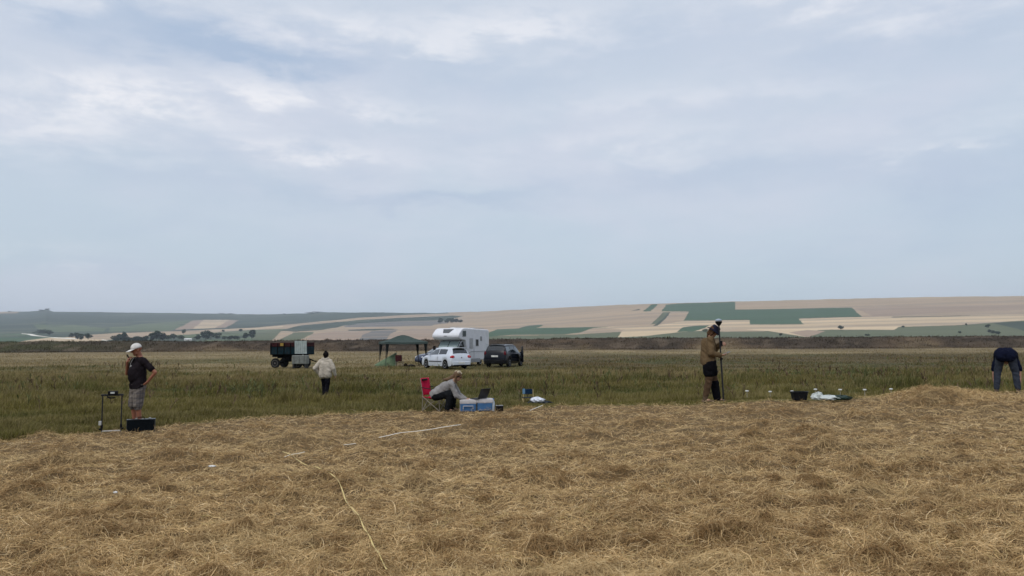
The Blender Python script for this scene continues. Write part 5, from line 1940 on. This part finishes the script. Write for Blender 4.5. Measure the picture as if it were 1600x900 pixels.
# ------------------------------------------------------------------ farm trailer
def trailer():
    t = thing('farm_trailer', 'old dark green farm trailer with red upper boards standing in the meadow', 'trailer', place(456, 57.6), R(-7))
    t.scale = (.90, 1, 1)
    grn = mat('trailer_green', (.007, .022, .030), .8, 0, .3, 3, .4, 20, .06, dirt=((.03, .016, .010), .6))
    red = mat('trailer_red', (.040, .012, .014), .8, 0, .3, 3, .4, 20, .06, dirt=((.02, .015, .012), .6))
    blk = mat('chassis_black', (.006, .006, .006), .9, 0, .3, 8, 0, 40, .04)
    L, Wd = 3.05, 1.9
    x0, x1 = -1.45, 1.60
    z0, z1 = 1.05, 1.98
    MB().box(((x0 + x1) / 2, 0, z0), (L, Wd, .08)).build('load_floor', blk, t, .01)
    for s in (-1, 1):
        p = MB().box(((x0 + x1) / 2, s * Wd / 2, z0 + .30), (L, .05, .56)).build('side_board', grn, t, .008)
        for k in range(6):
            MB().box((x0 + .1 + k * (L - .2) / 5, s * (Wd / 2 + .045), z0 + .42), (.07, .05, .86)).build('stake_post', blk, p, .006)
        MB().box(((x0 + x1) / 2, s * Wd / 2, z0 + .745), (L, .045, .30)).build('upper_board', red, t, .008)
        MB().box(((x0 + x1) / 2, s * (Wd / 2 + .04), z0 + .585), (L, .05, .05)).build('side_rail', blk, p, .006)
    for x in (x0, x1):
        MB().box((x, 0, z0 + .30), (.05, Wd - .06, .56)).build('end_board', grn, t, .008)
        MB().box((x, 0, z0 + .745), (.045, Wd - .06, .30)).build('upper_board', red, t, .008)
    MB().box((-.1, .35, .92), (2.9, .10, .16)).box((-.1, -.35, .92), (2.9, .10, .16)).box((-.9, 0, .80), (.12, 1.3, .12)).box((1.1, 0, .80), (.12, 1.3, .12)).build('chassis', blk, t, .01)
    MB().box((-.15, -.3, .70), (.5, .3, .45)).build('brake_box', blk, t, .03)
    for x, nm in ((-1.05, 0), (.98, 1)):
        for s in (-1, 1):
            wheel(t, x, s * .78, .38, .22, mat('rusty_rim', (.12, .11, .10), .6, .2), s, 8)
        MB().tube([(x, -.8, .40), (x, .8, .40)], .045, 10).build('axle', blk, t)
    MB().tube([(1.4, .3, .72), (2.05, .1, .50)], .04, 8).tube([(1.4, -.1, .72), (2.05, .1, .50)], .04, 8).tube([(2.03, .1, .50), (2.2, .1, .50)], .05, 10).build('drawbar', blk, t)
    MB().box((-.6 + .2, -Wd / 2 - .05, z0 + .75), (.28, .02, .22)).build('yellow_sign', mat('faded_yellow', (.30, .20, .04), .6), t, .004)
    MB().lathe([(.06, -Wd / 2 - .11), (.06, -Wd / 2 - .07)], (1.50, 0, .98), 'Y', 14).build('reflector', mat('pale_reflector', (.55, .55, .5), .4), t)


trailer()
tz = place(456, 57.6)
rot7 = Matrix.Rotation(R(-7), 4, 'Z')


def on_trailer(p): return tz + (rot7 @ Vector(p))


mt = MB()
V, F = [], []
n = 33
for i in range(n):
    x = -.48 + .96 * i / (n - 1)
    q = .022 * math.cos(2 * math.pi * i / 5.5)
    for z in (0, .98):
        V += [(x, q, z), (x, q + .006, z)]
for i in range(n - 1):
    a, b = 4 * i, 4 * i + 4
    F += [(a, b, b + 2, a + 2), (a + 1, a + 3, b + 3, b + 1), (a, a + 1, b + 1, b), (a + 2, b + 2, b + 3, a + 3)]
o = mt.add(V, F).build('corrugated_sheet', mat('galvanised_sheet', (.40, .45, .44), .45, .3, .15, 4), None)
o.location = on_trailer((1.22, -1.15, 1.10))
o.rotation_euler = (R(3), 0, R(-7))
tag(o, 'pale corrugated metal sheet leaning against the trailer side', 'metal sheet')
tk = thing('water_tank', 'grey square tank standing beside the trailer under the corrugated sheet', 'tank', on_trailer((1.30, -1.35, 0)), R(-7))
tk.scale = (.95, 1, 1)
greyt = mat('grey_tank', (.17, .18, .165), .55, 0, .2, 4, dirt=((.09, .08, .07), .5))
MB().box((0, 0, .66), (1.25, .5, .66)).build('tank_body', greyt, tk, .05, seg=3)
for x in (-.42, 0, .42):
    MB().box((x, -.262, .66), (.04, .03, .62)).build('rib', mat('tank_rib', (.12, .125, .12), .5), tk, .01)
for x in (-.5, .5):
    MB().box((x, 0, .17), (.12, .48, .34)).build('stand_block', mat('stand_dark', (.03, .03, .03), .8), tk, .01)
MB().lathe([(.10, .985), (.10, 1.02), (.03, 1.03)], n=18).build('filler_cap', BLACKM, tk)


# ------------------------------------------------------------------ gazebo and what is under it
def gazebo():
    c_ = place(629.5, 60.5)
    t = thing('gazebo', 'open dark green pop-up gazebo on four legs beside the parked cars', 'gazebo', c_, R(19))
    h, e, pk = 1.66, 1.98, 2.55
    can = cloth_mat('gazebo_green', (.058, .078, .072))
    n = 12
    V, F = [], []
    ring = []
    for lev, (k, z) in enumerate(((1.03, e - .16), (1.02, e), (.78, e + .10), (.5, e + .26), (.25, e + .46), (.06, pk - .02))):
        row = []
        for side in range(4):
            a = [(-1, -1), (1, -1), (1, 1), (-1, 1)][side]
            b = [(1, -1), (1, 1), (-1, 1), (-1, -1)][side]
            for q in range(n):
                f = q / n
                x, y = a[0] + (b[0] - a[0]) * f, a[1] + (b[1] - a[1]) * f
                sag = math.sin(math.pi * f)
                zz = z - (.07 * sag if lev in (2, 3, 4) else .045 * sag if lev == 1 else .03 * sag)
                row.append((x * h * k * (1 - .02 * sag), y * h * k * (1 - .02 * sag), zz))
        V += row
    N = 4 * n
    for i in range(5):
        for k in range(N):
            F.append((i * N + k, i * N + (k + 1) % N, (i + 1) * N + (k + 1) % N, (i + 1) * N + k))
    F.append(tuple(5 * N + k for k in range(N)))
    o = MB().add(V, F).build('canopy', can, t, smooth=False)
    q = o.modifiers.new('thick', 'SOLIDIFY')
    q.thickness = .01
    fm = mat('gazebo_frame', (.030, .032, .034), .5, .3)
    for sx_, sy_ in ((-1, -1), (1, -1), (1, 1), (-1, 1)):
        lg = MB().tube([(sx_ * h * .99, sy_ * h * .99, 0), (sx_ * h * .99, sy_ * h * .99, e - .02)], .024, 8).build('leg', fm, t)
        MB().box((sx_ * h * .99, sy_ * h * .99, .012), (.12, .12, .02)).build('foot_plate', fm, lg)
        MB().slab([(sx_ * h * .98, sy_ * h * .98, e - .15), (sx_ * h * .98 - sx_ * .24, sy_ * h * .98, e - .15), (sx_ * h * .98 - sx_ * .05, sy_ * h * .98, .55)], .01).build('leg_drape', cloth_mat('dark_drape', (.012, .014, .014)), lg)
    br = MB()
    for a, b in (((-1, -1), (1, -1)), ((1, -1), (1, 1)), ((1, 1), (-1, 1)), ((-1, 1), (-1, -1))):
        for k in range(2):
            f0, f1 = k / 2, k / 2 + .5
            p0 = (h * .97 * (a[0] + (b[0] - a[0]) * f0), h * .97 * (a[1] + (b[1] - a[1]) * f0))
            p1 = (h * .97 * (a[0] + (b[0] - a[0]) * f1), h * .97 * (a[1] + (b[1] - a[1]) * f1))
            br.tube([(*p0, e - .08), (*p1, e - .30)], .012, 6)
            br.tube([(*p0, e - .30), (*p1, e - .08)], .012, 6)
    br.build('scissor_truss', fm, t)
    MB().tube([(0, 0, e - .1), (0, 0, pk)], .02, 8).build('centre_pole', fm, t)


gazebo()
tn_ = thing('small_tent', 'small light green tent pitched under the gazebo', 'tent', place(608, 61.0), R(8))
V = [(-.95, -.6, 0), (.85, -.6, 0), (.85, .6, 0), (-.95, .6, 0)]
n = 10
V, F = [], []
for i in range(n + 1):
    x = -1.15 + 1.75 * i / n
    hgt = .12 + 1.0 * (i / n) ** .95
    wd = .35 + .45 * i / n
    for k in range(9):
        a = math.pi * k / 8
        V.append((x, -wd * math.cos(a), hgt * math.sin(a) ** .8 if 0 < k < 8 else 0))
for i in range(n):
    for k in range(8):
        F.append((i * 9 + k, i * 9 + k + 1, (i + 1) * 9 + k + 1, (i + 1) * 9 + k))
F.append(tuple(range(9)))
F.append(tuple(n * 9 + k for k in reversed(range(9))))
MB().add(V, F).build('tent_shell', cloth_mat('light_green_nylon', (.13, .185, .11), rough=.6), tn_, smooth=False)
MB().tube([(.61, -.80, 0), (.60, -.4, .83), (.60, 0, 1.13), (.60, .4, .83), (.61, .80, 0)], .012, 6).build('tent_pole', mat('tent_pole', (.1, .1, .1), .4), tn_)
o = crumple('duffel_bag', cloth_mat('black_duffel', (.02, .018, .018)), (0, 0, .08), (.26, .2, .10), 33)
o.location = place(643, 58.5)
tag(o, 'black duffel bag lying in the grass at the right gazebo leg', 'bag')
o = crumple('rucksack', cloth_mat('brown_rucksack', (.04, .032, .022)), (0, 0, .10), (.17, .15, .13), 34)
o.location = place(634, 59.4)
tag(o, 'small brown rucksack between the duffel bag and the maroon chair', 'bag')


# ------------------------------------------------------------------ far trees and the barn
LEAF = []
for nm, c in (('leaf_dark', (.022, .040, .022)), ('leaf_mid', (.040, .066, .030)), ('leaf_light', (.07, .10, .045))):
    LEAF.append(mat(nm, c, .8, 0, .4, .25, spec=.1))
BARK = mat('bark', (.07, .055, .042), .9)
ICO = []


def far_tree(label, px, py, hp, wp, group, tone_=0, seed=0, kind='tree'):
    x, y, z = (float(q) for q in hill_point(px, py))
    s = y / FPX
    Hh, Ww = hp * s * 1.2, wp * s * 1.6
    rg = np.random.default_rng(seed)
    t = thing(kind, label, kind, (x, y, z - .5), float(rg.uniform(0, 6)), group)
    mb = MB()
    th = Hh * (.12 if kind == 'shrub' else .22)
    mb.tube([(0, 0, -1), (0.1, 0, th), (.2, .1, Hh * .6)], [Hh * .035, Hh * .025, Hh * .012], 7)
    for a in range(4):
        an = a * 1.6 + seed
        mb.tube([(.1, 0, th * .9), (math.cos(an) * Ww * .25, math.sin(an) * Ww * .25, Hh * .55)], [Hh * .015, Hh * .006], 5)
    mb.build('trunk', BARK, t)
    # crown: leaf clumps in uneven masses, gaps between them
    n = 700
    lobes = []
    for k in range(int(rg.integers(6, 10))):
        a = rg.uniform(0, 6.28)
        rr = rg.uniform(.0, .34) * Ww
        lobes.append((math.cos(a) * rr, math.sin(a) * rr, Hh * rg.uniform(.34, .80), Ww * rg.uniform(.16, .26), Hh * rg.uniform(.14, .24)))
    c = MB()
    mats = [LEAF[tone_], LEAF[min(tone_ + 1, 2)]]
    for k in range(n):
        L = lobes[int(rg.integers(len(lobes)))]
        v = rg.normal(0, 1, 3)
        v /= np.linalg.norm(v)
        v *= rg.uniform(.55, 1.08)
        p = Vector((L[0] + v[0] * L[3], L[1] + v[1] * L[3], L[2] + v[2] * L[4]))
        sz = Hh * rg.uniform(.045, .09)
        a = Vector(rg.normal(0, 1, 3)).normalized()
        b = a.cross(Vector(rg.normal(0, 1, 3))).normalized()
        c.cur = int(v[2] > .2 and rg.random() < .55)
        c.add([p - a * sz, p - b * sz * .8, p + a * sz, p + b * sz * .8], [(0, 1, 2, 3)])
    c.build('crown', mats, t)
    return t


TREES = [
    # px, base, height, width, label, tone
    (63, 522, 6.5, 15, 'broad dark bush by the pale track at the far left', 0, 'trees at the far left'),
    (76, 524, 7, 9, 'dark tree just right of the broad bush by the pale track', 0, 'trees at the far left'),
    (112, 528, 7, 7, 'smallest and leftmost of the four trees in the stubble field', 0, 'trees in the stubble field'),
    (121, 531, 10.5, 8, 'tallest of the four trees in the stubble field', 0, 'trees in the stubble field'),
    (127, 532, 9, 8, 'tree touching the right side of the tallest stubble field tree', 0, 'trees in the stubble field'),
    (137, 531.5, 9.5, 10, 'round rightmost tree of the four in the stubble field', 0, 'trees in the stubble field'),
    (180, 534, 9, 10, 'leftmost tree of the long wooded row', 0, 'long wooded row'),
    (187, 534, 11, 10, 'second tree from the left in the long wooded row', 0, 'long wooded row'),
    (193, 534, 13, 9, 'pointed tree left of the white cap in the wooded row', 0, 'long wooded row'),
    (201, 535, 8, 9, 'low tree right above the white cap of the stout man', 0, 'long wooded row'),
    (209, 535, 8, 10, 'low tree just right of the white cap in the wooded row', 0, 'long wooded row'),
    (218, 535, 8.5, 10, 'low broad tree in the dip of the wooded row', 0, 'long wooded row'),
    (227, 535, 9, 9, 'medium tree at the end of the dip in the wooded row', 0, 'long wooded row'),
    (235, 534, 11, 9, 'medium tree left of the tallest tree in the wooded row', 0, 'long wooded row'),
    (243.5, 534, 15.5, 11, 'tallest tree of the long wooded row', 0, 'long wooded row'),
    (254, 533, 13, 10, 'high round tree right of the tallest tree in the wooded row', 0, 'long wooded row'),
    (262, 532, 8, 8, 'pale bushy tree right of the two highest row trees', 1, 'long wooded row'),
    (271, 531, 9, 9, 'pale tree halfway between the tall pair and the white barn', 1, 'long wooded row'),
    (286, 523, 7.5, 6, 'single small tree on the strip above the white barn', 1, None),
    (283, 531, 7, 9, 'low bushy tree left of the white barn', 1, 'long wooded row'),
    (309, 531, 8, 9, 'tree directly right of the white barn roof', 0, 'long wooded row'),
    (321, 531, 12.5, 11, 'high dark tree a little right of the white barn', 0, 'long wooded row'),
    (329, 531, 11, 9, 'dark tree touching the high tree right of the barn', 0, 'long wooded row'),
    (338, 530, 8.5, 8, 'rounded tree in the gap right of the high barn trees', 0, 'long wooded row'),
    (350, 531, 5.5, 8, 'very low bush in the right part of the wooded row', 1, 'long wooded row'),
    (359, 532, 7, 8, 'left one of two low trees near the right end of the row', 0, 'long wooded row'),
    (367, 532, 7, 8, 'right one of two low trees near the right end of the row', 0, 'long wooded row'),
    (375, 519, 4.5, 5, 'tiny tree on the slope above the right end of the row', 0, None),
    (384, 530, 9, 9, 'second tree from the right end of the wooded row', 0, 'long wooded row'),
    (393, 529.5, 12, 10, 'rightmost and tallest tree at the right end of the row', 0, 'long wooded row'),
    (348, 519, 3.5, 4, 'tiny bush halfway up the slope left of the tiny tree', 0, None),
    (688, 505, 7.5, 7, 'single dark tree left of the hillside copse above the camper', 0, 'copse above the camper'),
    (699, 505.5, 8, 8, 'leftmost tree of the copse above the camper', 0, 'copse above the camper'),
    (706, 505.5, 7.5, 8, 'middle tree of the copse above the camper', 0, 'copse above the camper'),
    (713, 505, 7, 8, 'rightmost larger tree of the copse above the camper', 0, 'copse above the camper'),
    (719, 504.5, 5, 6, 'smallest tree at the right end of the copse above the camper', 0, 'copse above the camper'),
    (1102, 519.5, 5, 10, 'pale bush on the slope behind the dark hat', 2, None),
    (1220, 525, 4.5, 4, 'tiny bush on the olive slope left of the sand coloured field', 0, None),
    (1314, 516, 7, 7, 'round dark tree alone on the right hand slope', 0, None),
    (1355, 525, 3.5, 5, 'tiny dark bush right below the lone round tree', 0, None),
    (1412, 512, 3, 5, 'tiny bush on the field edge between lone tree and right copse', 0, None),
    (1510, 509, 3.5, 3.5, 'tiny bush on the upper edge of the right olive field', 0, None),
    (1545, 512.5, 5, 6, 'dark bush highest in the group on the right slope', 0, 'bushes on the right slope'),
    (1545, 520, 5, 5, 'leftmost of the three low bushes on the right slope', 0, 'bushes on the right slope'),
    (1552, 521.5, 5, 5, 'middle of the three low bushes on the right slope', 0, 'bushes on the right slope'),
    (1560, 523, 6, 6, 'rightmost of the three low bushes on the right slope', 0, 'bushes on the right slope'),
    (1500, 521, 3.5, 4, 'tiny bush in the middle of the right olive field', 1, None),
    (62, 487.2, 3, 8, 'low bush on top of the hill knoll at the left', 0, 'trees on the skyline'),
    (72, 485.6, 3.2, 5, 'small tree at the very top of the left knoll', 0, 'trees on the skyline'),
    (345, 491.5, 2.4, 14, 'flat clump of trees on the left skyline', 0, 'trees on the skyline'),
    (358, 491.5, 2.2, 12, 'flat clump of trees right beside the left skyline clump', 0, 'trees on the skyline'),
    (484, 491, 3.0, 12, 'tree clump on the skyline above the trailer', 0, 'trees on the skyline'),
    (496, 490, 3.2, 13, 'tree clump on the skyline right above the walker', 0, 'trees on the skyline'),
    (444, 492, 2.0, 5, 'tiny tree on the skyline left of the trailer', 0, 'trees on the skyline'),
    (12, 488.5, 2.2, 4, 'tiny tree on the skyline at the left picture edge', 0, 'trees on the skyline'),
]
for k, (px, py, hh, ww, lab, tn, grp) in enumerate(TREES):
    kd = 'shrub' if ('bush' in lab and 'bushy' not in lab) else 'tree'
    far_tree(lab, px, py, hh, ww, grp, tn, k + 5, kd)

x, y, z = (float(q) for q in hill_point(299, 532))
bn = thing('barn', 'small white barn with pale roof in front of the long wooded row', 'barn', (x, y - 20, z - 1), R(10))
MB().box((0, 0, 2.0), (16, 8, 4.0)).build('wall', mat('barn_wall', (.6, .58, .53), .8), bn)
MB().add([(-8.4, -4.6, 3.6), (8.4, -4.6, 3.6), (8.4, 0, 6.0), (-8.4, 0, 6.0), (8.4, 4.6, 3.6), (-8.4, 4.6, 3.6), (-8.4, -4.6, 3.3), (8.4, -4.6, 3.3), (8.4, 4.6, 3.3), (-8.4, 4.6, 3.3)],
         [(0, 1, 2, 3), (3, 2, 4, 5), (6, 9, 8, 7), (0, 6, 7, 1), (5, 4, 8, 9), (1, 7, 8, 4, 2), (0, 3, 5, 9, 6)]).build('roof', mat('barn_roof', (.66, .66, .64), .5), bn)
MB().box((2, -4.05, 1.5), (3, .12, 3)).build('door', mat('barn_door', (.2, .16, .12), .7), bn)
for xx in (-5, -2, 6):
    MB().box((xx, -4.05, 2.2), (1.2, .12, 1)).build('window', GLASS, bn)
